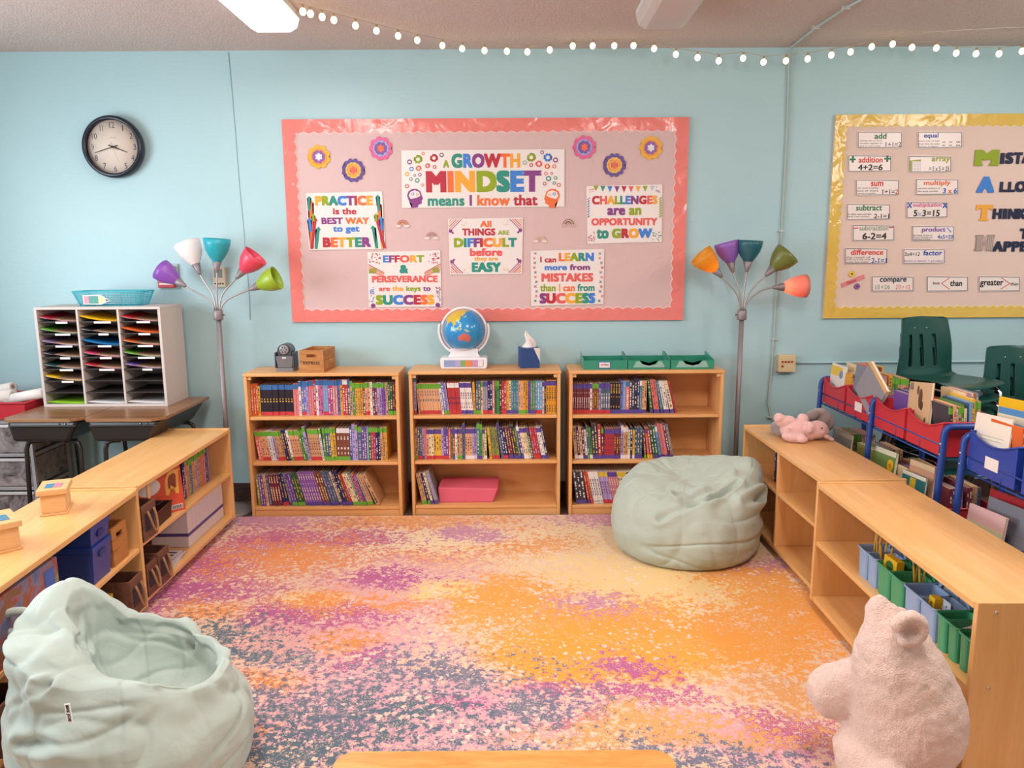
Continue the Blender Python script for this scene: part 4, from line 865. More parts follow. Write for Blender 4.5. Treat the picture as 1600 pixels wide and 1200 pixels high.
# three green trays
gm_ = NT('translucent_green_plastic'); gm_.fin('#3f9f84', .25, .5, Transmission_Weight=.25)
gpale = flat('#8fb9ac', .3, name='pale_green_panel')
def tray(label, x0, x1, y, tagged):
    t = thing('paper_tray', label, 'tray', T(x0, y, .9145), 'green paper trays on the right bookcase')
    Wd = x1-x0; D = .235
    MB().box(0, Wd, 0, D, 0, .004).build('bottom', gm_.m, t)
    MB().box(0, Wd, D-.003, D, .004, .055).build('back_wall', gm_.m, t)
    for x in (0, Wd-.003): MB().prism([(0, .004), (D-.003, .004), (D-.003, .085), (D-.03, .085), (.02, .058), (0, .058)], -.003, 0, 0, T(x, 0, 0) @ RZ(R(90))).build('side_wall', gm_.m, t)
    f = [(.003, .004), (Wd-.003, .004), (Wd-.003, .055)]
    if not tagged: f += [(Wd*.72, .055), (Wd*.66, .035), (Wd*.56, .026), (Wd*.44, .026), (Wd*.34, .035), (Wd*.28, .055)]
    MB().prism(f+[(.003, .055)], 0, .003).build('front_wall', gm_.m, t)
    if tagged:
        MB().box(Wd*.34, Wd*.62, -.002, 0, .006, .05).build('label_holder', flat('#3f6fae', .4), t, .001)
        MB().box(Wd*.36, Wd*.60, -.003, -.002, .012, .044).build('label_card', paper, t)
        letters('lettering', 'writing', Wd*.39, Wd*.57, .022, .036, -.0031, 'roGbvTp', t, .02)
    else:
        MB().prism([(Wd*.12, .012), (Wd*.88, .012), (Wd*.8, .05), (Wd*.73, .05), (Wd*.66, .032), (Wd*.5, .022), (Wd*.34, .032), (Wd*.27, .05), (Wd*.2, .05)], -.001, 0).build('pale_panel', gpale, t)
    return t
tray('green paper tray with a writing label, leftmost of the three trays', .438, .705, 4.57, True)
tray('unlabelled green paper tray between the other two trays', .709, .966, 4.568, False)
tray('unlabelled green paper tray at the right end of the row of trays', .970, 1.236, 4.566, False)

# ================================================================== low cabinets
def cabinet(label, mat, L, dep=.37, H=.60, mid=.333, divider=None, back=True, z0=.05, castors=((.06, .06), (.42, .06), (.78, .06), (1.1, .06))):
    t = thing('low_shelf_cabinet', label, 'cabinet', mat, 'low maple shelf units around the rug')
    a, c = M['maple_side'], M['maple']; e = .020
    bx('side_panel', a, (0, e, 0, dep, z0, H+.006), t, .003); bx('side_panel', a, (L-e, L, 0, dep, z0, H+.006), t, .003)
    bx('top', c, (e+.0003, L-e-.0003, 0, dep, H-.022, H), t, .003)
    bx('bottom_shelf', c, (e+.0003, L-e-.0003, .004, dep-.008, z0+.002, z0+.022), t, .002)
    if divider:
        bx('divider', a, (divider, divider+.018, .004, dep-.0085, z0+.0225, H-.0225), t, .002)
        for q0, q1 in ((e+.0003, divider-.0003), (divider+.0183, L-e-.0003)): bx('shelf', c, (q0, q1, .006, dep-.0085, mid-.018, mid), t, .002)
    else: bx('shelf', c, (e+.0003, L-e-.0003, .006, dep-.0085, mid-.018, mid), t, .002)
    if back: bx('back_panel', c, (e+.0003, L-e-.0003, dep-.008, dep-.002, z0+.0225, H-.0225), t, 0)
    for x, y in castors:
        for y in (.05, dep-.05):
            o = MB().lathe([(0, -.011), (.018, -.011), (.019, -.008), (.019, .008), (.018, .011), (0, .011)], 18, mat=T(x, y, .0275) @ RY(R(90))).box(x-.012, x+.012, y-.012, y+.012, .040, z0+.001).build('castor', flat('#26211f', .4, name='castor_black'), t)
    return t, mat
def frame2(far, near, left):
    """mat whose local x runs along the cabinet front; local -y faces the room"""
    if left: o, d = near, (far-near)
    else: o, d = far, (near-far)
    return T(o.x, o.y, 0) @ RZ(math.atan2(d.y, d.x)), d.length
LF, L1 = frame2(Vector((-1.678, 4.382)), Vector((-1.668, 3.221)), True)
LN, _ = frame2(Vector((-1.650, 3.205)), Vector((-1.650+.0625*1.16, 3.205-1.16*.998)), True)
RF, L3 = frame2(Vector((1.376, 4.386)), Vector((1.391, 3.255)), False)
RN, _ = frame2(Vector((1.352, 3.237)), Vector((1.340, 2.040)), False)
cabinet('low maple shelf unit at left, the one nearest the back wall', LF, L1)
cabinet('low maple shelf unit at left in the foreground with wooden boxes on top', LN, 1.16)
cabinet('low maple shelf unit at right beside the beanbag, with plush animals on top', RF, L3, .375, mid=.37, divider=.555, castors=((.06, .06), (1.07, .06)))
cabinet('low maple shelf unit at right in the foreground holding rows of caddies', RN, 1.197, .385, mid=.333)
e = bpy.data.objects
screw = flat('#c9b79a', .3, metal=.5, name='screw_cover')
rn = [o for o in bpy.data.objects if o.get('label', '').endswith('rows of caddies')][0]
for (y, z, r) in ((.055, .575, .006), (.055, .34, .006), (.20, .16, .016)):
    MB().lathe([(0, 0), (r, 0), (r*.8, .002), (0, .0025)], 16, mat=T(1.197, y, z) @ RY(R(90))).build('screw_cap', screw, rn)

# ---------------- contents of the far left cabinet (local x grows away from camera)
Z1, Z0 = .3335, .0725
fill(LF @ T(.64, 0, 0), 'upper shelf of far left unit', 'books on the upper shelf of the far left unit', 0, Z1, [(2, 16, 196, 'navy'), (2, 14, 200, 'coral'), (2, 15, 200, 'tan', gt), (2, 15, 196, 'teal', gt), (3, 14, 204, 'peach', gt), (2, 14, 204, 'lavender', gt), (3, 15, 206, 'tan', gt), (2, 14, 206, 'orange', gt), (2, 14, 208, 'rose', gt), (2, 15, 208, 'navy', gt), (1, 14, 210, 'slate'), (1, 15, 212, 'violet')], .48, ds=.17, yoff=.075, order='from near end')
# orange picture folder standing face out with a brown basket in front
t = thing('workbook_pack', 'thick orange workbook standing face out behind the brown basket', 'workbook', LF @ T(.40, .085, Z1) @ RZ(R(-42)) @ RX(R(-8)))
MB().box(-.13, .12, 0, .045, 0, .23).build('page_block', flat('#e6b23c', .5, name='yellow_edge'), t, .001)
MB().box(-.132, .122, -.002, 0, 0, .235).build('front_cover', flat('#cf4a2a', .35, .5, name='orange_cover'), t, .001)
MB().prism(ellipse(-.05, .15, .062, .045, 28), -.003, -.002).build('oval_print', flat('#dccdc4', .5), t)
dogp = [(.03, .09), (.045, .09), (.055, .12), (.075, .12), (.08, .09), (.095, .09), (.10, .15), (.105, .20), (.09, .215), (.05, .20), (.035, .17), (.03, .13)]
MB().prism([(x+.004, z) for x, z in dogp], -.0035, -.002).build('figure_print', flat('#e6a94a', .5), t)
MB().prism([((x-.067)*.6+.071, (z-.15)*.6+.158) for x, z in dogp], -.0042, -.0035).build('figure_print', flat('#8a3f2a', .5), t)
MB().box(.05, .11, -.003, -.002, .012, .035).build('barcode_panel', paper, t)
e = MB()
for i in range(12): e.box(.054+.0045*i, .054+.0045*i+.0018*(1+i % 2), -.0035, -.003, .014, .032)
e.build('barcode', ink('K'), t)
MB().box(-.13, .12, -.003, -.002, .205, .212).build('stripe_print', flat('#e6a94a', .5), t)
# woven look basket
def open_box(name, mat_, Wd, Dp, Hh, th=.004, flare=0, parent=None, mi=None, bevel=.002, y0=0):
    b = MB(); f = flare
    def pt(x, y, z): k = z/Hh; return (x+(x-Wd/2)/(Wd/2)*f*k, y+(y-Dp/2)/(Dp/2)*f*k, z)
    for x0, x1, y0_, y1 in ((0, th, 0, Dp), (Wd-th, Wd, 0, Dp), (th, Wd-th, 0, th), (th, Wd-th, Dp-th, Dp)):
        q = [(x0, y0_), (x1, y0_), (x1, y1), (x0, y1)]
        b.hexa([pt(x, y, 0) for x, y in q], [pt(x, y, Hh) for x, y in q])
    b.hexa([pt(x, y, 0) for x, y in ((th, th), (Wd-th, th), (Wd-th, Dp-th), (th, Dp-th))], [pt(x, y, th) for x, y in ((th, th), (Wd-th, th), (Wd-th, Dp-th), (th, Dp-th))])
    return b.build(name, mat_, parent, 0)
wv = NT('dark_brown_woven'); v = wv.coord('Object', (1, 1, 1)); ck = wv.n('ShaderNodeTexWave', i_Vector=v, i_Scale=45); wv.bump(ck.outputs[0], .6, .003); wv.fin('#4d2b22', .55, .3)
t = thing('storage_basket', 'small dark brown basket of black cables in front of the orange workbook', 'basket', LF @ T(.20, .02, Z1) @ RZ(R(4)))
open_box('basket_wall', wv.m, .19, .155, .075, .005, .006, t)
MB().tube([(-.006, -.006, .075), (.196, -.006, .075), (.196, .161, .075), (-.006, .161, .075), (-.006, -.006, .075)], .005, 8).build('rim', wv.m, t)
b = MB(); r_ = random.Random(5)
for i in range(9):
    c = Vector((r_.uniform(.05, .14), r_.uniform(.04, .11), .065+.004*i)); b.tube([c+Vector((.035*math.cos(a), .03*math.sin(a), .008*math.sin(2*a+i))) for a in [R(30*k+40*i) for k in range(10)]], .004, 6)
b.build('cable_coils', flat('#2c262a', .5), t)
# rope handled boxes
rope = NT('jute_rope'); v = rope.coord(); rope.bump(rope.noise(v, 220, 2), .8, .003); rope.fin(rope.mix(rope.noise(v, 120, 2), '#b58a64', '#8f6446'), .9, .1)
def ropebox(label, mat, Wd=.14, Dp=.30, Hh=.17, col='#6b4636'):
    """box whose small end faces the room with a rope loop handle"""
    t = thing('rope_handle_box', label, 'storage box', mat, 'dark wooden boxes with rope handles')
    open_box('box_wall', wood('dark_stained_box', col, '#7b5341', '#4e3128', rough=.6, coat=0) if 'ropew' not in M else M['ropew'], Wd, Dp, Hh, .009, 0, t)
    MB().box(.012, Wd-.012, .012, Dp-.012, .012, Hh*.7).build('contents', flat('#1f1c24', .8), t)
    MB().box(Wd*.18, Wd*.82, -.002, 0, Hh*.25, Hh*.75).build('label_plate', flat('#2c2a38', .5), t)
    n = 14; pth = []
    for k in range(n+1):
        a = PI*k/n; pth.append((Wd/2-Wd*.22*math.cos(a), -.008-.022*math.sin(a)**.6, Hh*.82-Hh*.62*math.sin(a)**.9))
    MB().tube(pth, .0055, 8).build('rope_handle', rope.m, t)
    return t
M['ropew'] = wood('dark_stained_box', '#6b4636', '#7b5341', '#4e3128', rough=.6, coat=0)
ropebox('dark rope-handled box on the upper shelf of the far left unit', LF @ T(.024, -.004, Z1), .135, .32, .165)
ropebox('dark rope-handled box on the bottom shelf of the far left unit, nearest the camera', LF @ T(.024, -.004, Z0), .10, .32, .15)
ropebox('dark rope-handled box on the bottom shelf of the far left unit, beside the leaflets', LF @ T(.130, -.008, Z0), .115, .32, .165)
bx('x', M['oak'], (0, .012, 0, .012, 0, .2)).name = 'wooden_ruler'
o = bpy.data.objects['wooden_ruler']; o.matrix_basis = LF @ T(.165, .03, Z1) @ S(2, .5, 1.12); tag(o, 'pale wooden ruler standing in the corner of the upper shelf of the far left unit', 'ruler')
# white binders with a purple stripe on the bottom
wb = flat('#ddd6dc', .4, .4, name='white_binder_card'); pb = flat('#5a4a8e', .5)
def binder(label, x, tk, ang, h=.235):
    t = thing('magazine_file', label, 'file', LF @ T(x, .06, Z0) @ RZ(R(ang)), 'white files on the bottom shelf of the far left unit')
    MB().box(0, tk, 0, .20, 0, h).build('case', wb, t, .002)
    MB().box(-.0004, tk+.0004, -.0006, .19, .06, .078).build('stripe', pb, t)
    return t
for i in range(9): binder('white magazine file with purple stripe, %s from the far end of the bottom shelf' % (('first', 'second', 'third', 'fourth', 'fifth', 'sixth', 'seventh', 'eighth', 'ninth')[i]), 1.075-.056*i, .054, 0, .232-.004*(i % 2))
# fan of leaflets
for k in range(6):
    o = MB().box(0, .20, 0, .15, 0, .0022).build('leaflet', wb); o.matrix_basis = LF @ T(.27+.010*k, .018+.006*k, Z0+.0006+.0045*k) @ RZ(R(6-2*k))
    e = MB()
    for q in range(7): e.tube([(.01+.028*q, .002, .003), (.02+.028*q, .010, .003), (.03+.028*q, .002, .003)], .0018, 5)
    for q in range(5): e.box(.02+.035*q, .035+.035*q, .03, .12, .0022, .0026)
    e.build('print', flat(('#4f6a3c', '#3a3440')[k % 2], .5), o)
    tag(o, 'white leaflet printed with rows of marks, %s in the pile on the bottom shelf' % (('lowest', 'second', 'third', 'fourth', 'fifth', 'topmost')[k]), 'leaflet', 'leaflets on the bottom shelf')

# ---------------- contents of the near left cabinet (local x = distance from its near end)
blue = flat('#24408f', .35, .5, name='blue_tote_plastic')
def tote(label, mat, Wd, Dp, Hh, parent=None):
    t = thing('storage_tote', label, 'storage bin', mat, 'stacked blue storage bins')
    open_box('bin_wall', blue, Wd, Dp, Hh, .004, .010, t)
    MB().box(-.012, Wd+.012, -.012, -.006, Hh-.022, Hh).box(-.012, Wd+.012, Dp+.006, Dp+.012, Hh-.022, Hh).box(-.012, -.006, -.006, Dp+.006, Hh-.022, Hh).box(Wd+.006, Wd+.012, -.006, Dp+.006, Hh-.022, Hh).build('rim', blue, t, .002)
    MB().prism(rrect(Wd*.3, Wd*.7, Hh-.055, Hh-.03, .01), -.0125, -.006).build('handle_grip', flat('#1b3070', .4), t)
    return t
tote('deep blue plastic bin standing on the upper shelf of the near left unit', LN @ T(.755, .022, Z1) , .135, .30, .155)
tote('shallow blue plastic bin stacked on the deep blue bin', LN @ T(.755, .022, Z1+.112), .135, .30, .125)
crate('wooden crate with a hand slot beside the stacked blue bins', LN @ T(.925, .02, Z1), .135, .24, .165, False)
# patterned fabric box
pat = NT('painted_paper_pattern'); v = pat.coord(); n = pat.noise(v, 9, 5, .7, 1.2); pat.fin(pat.ramp(n, [(.3, '#5a6ea0'), (.42, '#8a7f94'), (.5, '#a8543c'), (.58, '#6b7a58'), (.68, '#b98a6a')]), .7, .2)
t = thing('picture_box', 'box with a rust and blue landscape picture, upper shelf of the near left unit', 'box', LN @ T(.10, .012, Z1))
MB().box(0, .40, 0, .30, 0, .225).build('box', pat.m, t, .003)
MB().box(.31, .37, -.002, 0, .10, .20).build('blue_patch', flat('#3f66b8', .5), t)
ropebox('dark rope-handled box on the bottom shelf of the near left unit, beside the yellow books', LN @ T(.985, -.006, Z0), .125, .32, .165)
ropebox('dark rope-handled box low behind the left beanbag at the frame edge', LN @ T(.07, -.006, Z0), .15, .32, .17)
ropebox('dark rope-handled box on the bottom shelf, hidden mostly by the left beanbag', LN @ T(.60, .02, Z0), .13, .30, .14)
t = thing('cardboard_box', 'plain brown box under the lying books on the near left unit bottom shelf', 'box', LN @ T(.79, .045, Z0))
bx('carton', flat('#6b4a3a', .7), (0, .17, 0, .22, 0, .098), t)
for k in range(3):
    me = book_mesh(.018, .20, .15, ('lime', 'white', 'yellow')[k], None, None, 300+k, 'charcoal'); o = bpy.data.objects.new('book', me); COL.objects.link(o)
    o.matrix_basis = LN @ T(.62+.0*k, .06, Z0+.075+.0186*k+.02) @ RY(R(90)) ; o.matrix_basis = LN @ T(.80, .05, Z0+.10+.019*k) @ RY(R(90)) @ T(0, 0, 0)
    tag(o, '%s book lying flat, %s of the pile in the near left unit' % (('lime', 'white', 'yellow')[k], ('bottom', 'middle', 'top')[k]), 'book', 'books lying on the near left unit')

# wooden boxes on top of the near left cabinet
def tilebox(label, mat, Wd, Dp, Hh, tiles):
    t = thing('wooden_box', label, 'box', mat, 'lidded wooden boxes on the left unit')
    bx('body', M['oak'], (.006, Wd-.006, .006, Dp-.006, .008, Hh-.022), t, .002); bx('base', M['oak'], (0, Wd, 0, Dp, 0, .0078), t, .001)
    bx('lid', M['oak'], (-.004, Wd+.004, -.004, Dp+.004, Hh-.0218, Hh), t, .002)
    n = len(tiles)
    for i, c in enumerate(tiles):
        w_ = (Wd*.62)/n; bx('inlay_tile', flat(c, .3, name='inlay'), (Wd*.2+w_*i, Wd*.2+w_*(i+1)-.002, Dp*.2, Dp*.62, Hh+.0001, Hh+.0012), t, .0004)
    return t
p1 = atZ(62, 808, .6005); p2 = atZ(104, 803, .6005); d = (p2-p1); an = math.atan2(d.y, d.x)
tilebox('small lidded wooden box with a blue and a pink tile in its lid', T(p1.x, p1.y, .6005) @ RZ(an), .098, .15, .105, ('#3f7fa8', '#c07f94'))
p1 = atZ(-26, 872, .6005); p2 = atZ(38, 857, .6005); an = math.atan2(p2.y-p1.y, p2.x-p1.x)
tilebox('lidded wooden box with a slate blue tile, cut by the left frame edge', T(p1.x, p1.y, .6005) @ RZ(an), .118, .17, .105, ('#4f7f9c',))

# ================================================================== right: wire racks, bins and picture books
rb = flat('#22418c', .35, .45, name='blue_powder_coat')
def rack(label, mat, L, bays, dep=.27):
    t = thing('book_rack', label, 'book rack', mat, 'blue metal book racks')
    for k in range(bays+1):
        x = L*k/bays
        pth = [(x, -.015, 0), (x, 0, .82)]
        pth = [(x, -.02, 0), (x, -.004, .60), (x, .002, .845)] + [(x, .002+.03*(1-math.cos(R(a))), .845+.03*math.sin(R(a))) for a in (30, 60, 90)] + [(x, dep-.03+.03*math.sin(R(a)), .845+.03*math.cos(R(a))) for a in (0, 30, 60, 90)] + [(x, dep+.005, .60), (x, dep+.02, 0)]
        b = MB(); b.tube(pth, .0145, 8, mat=None)
        b.build('side_frame', rb, t)
        for z in (.80, .755): MB().lathe([(0, 0), (.006, 0), (.005, .003), (0, .004)], 10, mat=T(x, -.0105, z) @ RX(R(90))).build('screw', flat('#c9cdd6', .25, metal=.7), t)
    for z in (.725, .34):
        b = MB()
        for y, dz in ((.012, 0), (.012, .062), (dep-.02, 0), (dep-.02, .062)): b.tube([(0, y, z+dz), (L, y, z+dz)], .004, 6)
        n = int(L/.035)
        for i in range(n): x = .02+i*(L-.04)/(n-1); b.tube([(x, .012, z), (x, dep-.02, z)], .0022, 5)
        for i in range(0, n, 6): x = .02+i*(L-.04)/(n-1); b.tube([(x, .010, z), (x, .010, z+.062)], .0025, 5)
        b.build('wire_shelf', rb, t)
    return t
RK = T(1.835, 4.425, 0) @ RZ(R(-90)); RK2 = T(1.835, 2.985, 0) @ RZ(R(-90))
rack('blue metal two-bay book rack behind the right cabinets, nearest the back wall', RK, 1.295, 2)
rack('blue metal book rack in the right foreground holding the blue bins', RK2, .68, 1)
redp = flat('#c02c38', .35, .5, name='red_bin_plastic'); blup = flat('#22409a', .35, .5, name='blue_bin_plastic')
def bookbin(label, fr, x, z, m, Wd=.288, Dp=.235, Hh=.150, cardlab=False, y=.022, frontcut=.035):
    mat = fr @ T(x, y, z)
    t = thing('book_bin', label, 'book bin', mat, 'book bins on the blue racks')
    th = .004; b = MB()
    b.box(0, Wd, 0, Dp, 0, th)
    pts = [(0, th), (Wd, th), (Wd, Hh)] + [(Wd*(1-k/10), Hh-frontcut*math.sin(PI*k/10)) for k in range(1, 10)] + [(0, Hh)]
    b.prism(pts, -.012, -.012+th, 0, RX(0)); b.hexa([(0, -.012, th), (Wd, -.012, th), (Wd, 0, 0), (0, 0, 0)], [(0, -.011, th*2), (Wd, -.011, th*2), (Wd, .001, th), (0, .001, th)])
    b.box(0, th, -.008, Dp, th, Hh); b.box(Wd-th, Wd, -.008, Dp, th, Hh); b.box(th, Wd-th, Dp-th, Dp, th, Hh+.02)
    b.build('bin_wall', m, t)
    b = MB(); b.tube([(0, -.012, Hh)] + [(Wd*(k/10), -.013, Hh-frontcut*math.sin(PI*k/10)) for k in range(1, 10)] + [(Wd, -.012, Hh), (Wd, Dp, Hh)], .0045, 6)
    b.build('rolled_rim', m, t)
    if cardlab: MB().box(Wd*.38, Wd*.66, -.0145, -.0125, .04, .088).build('label_card', paper, t, .0004)
    return t
def facebook(label, fr, x, y, z, wd, h, tk, tilt, yaw, base, art, group=None):
    """book standing with its cover to the room"""
    t = thing('picture_book', label, 'book', fr @ T(x, y, z) @ RZ(R(yaw)) @ RY(R(tilt[1])) @ RX(R(tilt[0])), group or 'picture books on the racks')
    MB().box(.002, wd-.002, .0015, tk-.0015, .002, h-.002).build('pages', pages, t)
    c = flat(base, .3, .5, name='picture_cover')
    b = MB(); b.box(0, wd, 0, .0014, 0, h); b.box(0, wd, tk-.0014, tk, 0, h); b.box(0, .0014, .0014, tk-.0014, 0, h); b.build('cover', c, t)
    if art:
        b = MB(); cs = []
        for i, (kind, a, cc) in enumerate(art):
            if cc not in cs: cs.append(cc)
            pts = [(a[0]*wd, a[1]*h), (a[2]*wd, a[1]*h), (a[2]*wd, a[3]*h), (a[0]*wd, a[3]*h)] if kind == 'r' else ellipse(a[0]*wd, a[1]*h, a[2]*wd, a[3]*h, 18)
            b.prism(pts, -.0004-.00008*i, -.00005, cs.index(cc))
        b.build('cover_art', [flat(q, .4) for q in cs], t)
    return t
UZ, LZ = .7345, .3495
def bf(fr, x, tier, name, runs, y0=.045, y1=.228, off=.268):
    """books stacked from the front of a bin to its back, spines towards the near end"""
    z = (UZ if tier == 'upper' else LZ)+.0045
    runs = [(r[0], r[1], r[2], r[3], r[4] if len(r) > 4 else None, r[5] if len(r) > 5 else None, min(4, r[6] if len(r) > 6 else 0)) for r in runs]
    fill(fr @ T(x+off, .022, 0) @ RZ(R(90)), name, 'books in the '+name, y0-.022, z, runs, y1-.022, ds=.185, yoff=.0, order='from front', kind='picture_book')
B1, B2, B3, B4 = .018, .330, .665, .978
bookbin('red bin on the upper rack tier, nearest the back wall', RK, B1, UZ, redp)
bookbin('red bin with a white label card, second on the upper rack tier', RK, B2, UZ, redp, cardlab=True)
bookbin('red bin behind the blue middle post, third on the upper rack tier', RK, B3, UZ, redp)
bookbin('red bin with the brown animal picture book, fourth on the upper tier', RK, B4, UZ, redp)
bookbin('blue bin with a white label card on the upper foreground tier', RK2, .022, UZ, blup, cardlab=True, Hh=.165)
bookbin('blue bin on the upper foreground tier, cut by the right frame edge', RK2, .348, UZ, blup, Hh=.165)
for i, (fr, x, c, l) in enumerate(((RK, B1, redp, 'red bin on the lower rack tier behind the plush animals'), (RK, B2, redp, 'red bin on the lower rack tier, second from the back wall'), (RK, B3, redp, 'red bin on the lower rack tier with the green sunflower book'), (RK, B4, redp, 'red bin on the lower rack tier beside the gap between racks'), (RK2, .022, blup, 'blue bin on the lower foreground tier with the pink book'), (RK2, .348, blup, 'blue bin on the lower foreground tier at the right frame edge'))):
    bookbin(l, fr, x, LZ, c)
facebook('white picture book with a yellow band facing out of the first red bin', RK, B1+.008, .030, UZ+.005, .19, .235, .008, (-5, 0), 0, '#e3dcd6', [('r', (0, .72, .8, .95), '#e4c04c'), ('e', (.72, .78, .12, .1), '#7a86b0'), ('e', (.3, .4, .18, .12), '#cfc3c8'), ('e', (.6, .3, .1, .14), '#b8aab0'), ('r', (.1, .1, .3, .13), '#8a7f88')])
bf(RK, B1, 'upper', 'first upper red bin', [(1, 9, 205, 'gold'), (1, 10, 196, 'slate'), (1, 10, 200, 'sky blue'), (1, 10, 206, 'cream')], y0=.048, y1=.098)
bf(RK, B1, 'upper', 'back row, first upper red bin', [(1, 12, 245, 'cream', None, None, 2), (3, 12, 240, 'tan', gt), (2, 14, 245, 'coral'), (2, 12, 240, 'brown'), (1, 12, 245, 'yellow'), (3, 12, 240, 'olive', gt)], y0=.10)
facebook('tall slate grey folder facing out of the second red bin', RK, B2+.004, .028, UZ+.005, .15, .27, .012, (-5, 0), 0, '#7d7f8c', [])
bf(RK, B2, 'upper', 'second upper red bin', [(1, 12, 236, 'cream', gt, None, 2), (2, 14, 240, 'rose', None, None, 2), (1, 18, 246, 'gold'), (2, 14, 236, 'green', gt), (3, 14, 232, 'tan', gt), (1, 14, 226, 'coral', gt)], y0=.05)
facebook('wide beige-edged board book tilted sideways out of the third red bin', RK, B2+.13, -.004, UZ+.090, .235, .20, .018, (-8, 0), 8, '#8e8b92', [('r', (0, .90, 1, 1), '#d9a868')])
o = [q for q in bpy.data.objects if q.get('label', '').startswith('wide beige-edged')][0]; o.matrix_basis = RK @ T(B2+.10, .006, UZ+.155) @ RY(R(33)) @ RX(R(-6))
bf(RK, B3, 'upper', 'third upper red bin', [(2, 13, 200, 'purple', None, None, 16), (1, 14, 206, 'navy', None, None, 17), (1, 14, 206, 'slate', None, None, 18), (2, 12, 210, 'navy', wt, None, 18)], y0=.05)
facebook('large tan picture book with a brown deer drawing in the fourth red bin', RK, B4-.045, .026, UZ+.006, .19, .268, .012, (-5, -7), 0, '#caa882', [('e', (.55, .72, .09, .17), '#5f4230'), ('e', (.62, .60, .07, .08), '#4a3224'), ('e', (.42, .86, .05, .08), '#6b4a35'), ('r', (.04, .86, .2, .98), '#7d7068'), ('e', (.82, .36, .04, .05), '#6b4a35'), ('r', (.6, .22, .85, .235), '#8a6a50')])
bf(RK, B4, 'upper', 'back row, fourth upper red bin', [(1, 9, 256, 'cream', None, None, 8), (1, 9, 256, 'rose', None, None, 8), (1, 9, 254, 'lavender', None, None, 8), (1, 9, 256, 'cream', None, None, 8), (1, 9, 252, 'coral', None, None, 8), (1, 10, 256, 'grey', None, None, 8), (1, 9, 256, 'white', None, None, 8)], y0=.150, off=.19)
bf(RK, B4, 'upper', 'fourth upper red bin', [(1, 12, 212, 'charcoal', gt, None, 8), (1, 12, 218, 'peach', None, None, 8), (1, 10, 200, 'white', None, None, 8), (1, 12, 212, 'tan', gt, None, 7), (1, 10, 220, 'green', gt, None, 7), (1, 10, 204, 'cream', None, None, 7), (1, 10, 226, 'slate', None, None, 7), (1, 12, 232, 'sky blue', None, None, 7), (1, 14, 244, 'yellow', None, None, 6), (1, 10, 234, 'olive', gt, None, 5), (1, 10, 236, 'tan', gt, None, 5)], y0=.046)
facebook('white sheet in a clear cover facing out of the upper blue bin', RK2, .018, .016, UZ+.012, .22, .225, .006, (-6, -4), 0, '#e6dccf', [('r', (.12, .62, .85, .63), '#a79a90'), ('r', (.2, .56, .8, .57), '#a79a90'), ('e', (.3, .2, .07, .07), '#b09a3c'), ('e', (.3, .2, .045, .045), '#e6dccf')])
facebook('bright yellow folder standing behind the sheet in the upper blue bin', RK2, .0, .12, UZ+.012, .26, .285, .005, (-3, -3), 0, '#e8b51c', [])
facebook('pale booklet with a blue top edge in the upper blue bin', RK2, .05, .085, UZ+.012, .24, .255, .006, (-4, -3), 0, '#ddd0bc', [('r', (0, .9, 1, 1), '#4f86b8'), ('e', (.8, .82, .1, .08), '#d3604c')])
facebook('purple folder at the right end of the upper blue bin', RK2, .27, .12, UZ+.012, .24, .262, .005, (-3, -3), 0, '#4c3a8c', [])
bf(RK2, .022, 'upper', 'upper blue bin', [(1, 10, 226, 'orange', None, None, 8), (1, 8, 220, 'cream', None, None, 8), (1, 9, 222, 'sky blue'), (1, 9, 222, 'tan'), (1, 10, 226, 'red')], y0=.035, y1=.082)
bf(RK2, .348, 'upper', 'blue bin at the frame edge', [(1, 10, 220, 'tan', None, None, 8), (1, 9, 222, 'slate', None, None, 8), (2, 9, 226, 'cream', bt, None, 8), (1, 10, 230, 'red', None, None, 8), (1, 12, 230, 'periwinkle', bt, None, 8), (2, 12, 232, 'orange', None, None, 7), (2, 12, 228, 'navy', None, None, 6)], y0=.03)
# lower tier
bf(RK, B1, 'lower', 'first lower red bin', [(1, 12, 250, 'grey'), (2, 11, 250, 'tan', None, None, 10), (2, 12, 246, 'olive', gt, None, 10), (2, 12, 246, 'green', gt, None, 10), (2, 12, 246, 'rose', None, None, 9), (2, 12, 242, 'coral', gt, None, 9), (2, 12, 240, 'brown', None, None, 9), (2, 11, 238, 'cream', gt, None, 8)])
facebook('faded grey picture book facing out of the second lower bin', RK, B1+.16, .012, LZ+.02, .21, .235, .01, (-6, -3), 0, '#8f8a80', [('r', (0, .9, 1, 1), '#b5aa98'), ('e', (.5, .45, .2, .2), '#7b7a70')])
bf(RK, B2, 'lower', 'second lower red bin', [(3, 12, 238, 'olive', None, None, 10), (2, 12, 240, 'dark green', None, None, 10), (2, 12, 240, 'grey', None, None, 9), (2, 14, 236, 'maroon', None, None, 9), (3, 12, 238, 'tan', None, None, 8)])
facebook('green picture book with a yellow sunflower facing out of the third lower bin', RK, B3-.01, .008, LZ+.03, .215, .25, .014, (-7, -4), 0, '#6f8a4a', [('r', (0, .9, 1, 1), '#d8d2b8'), ('e', (.8, .72, .14, .12), '#e8b42c'), ('e', (.8, .72, .05, .045), '#c98a1e'), ('e', (.3, .4, .22, .25), '#8a9a6a')])
bf(RK, B3, 'lower', 'third lower red bin', [(1, 10, 232, 'cream', None, None, 9), (2, 9, 226, 'yellow', None, None, 10), (2, 12, 230, 'purple', None, None, 10), (2, 12, 236, 'peach'), (1, 12, 236, 'rose'), (2, 12, 240, 'olive', gt), (2, 12, 236, 'tan')])
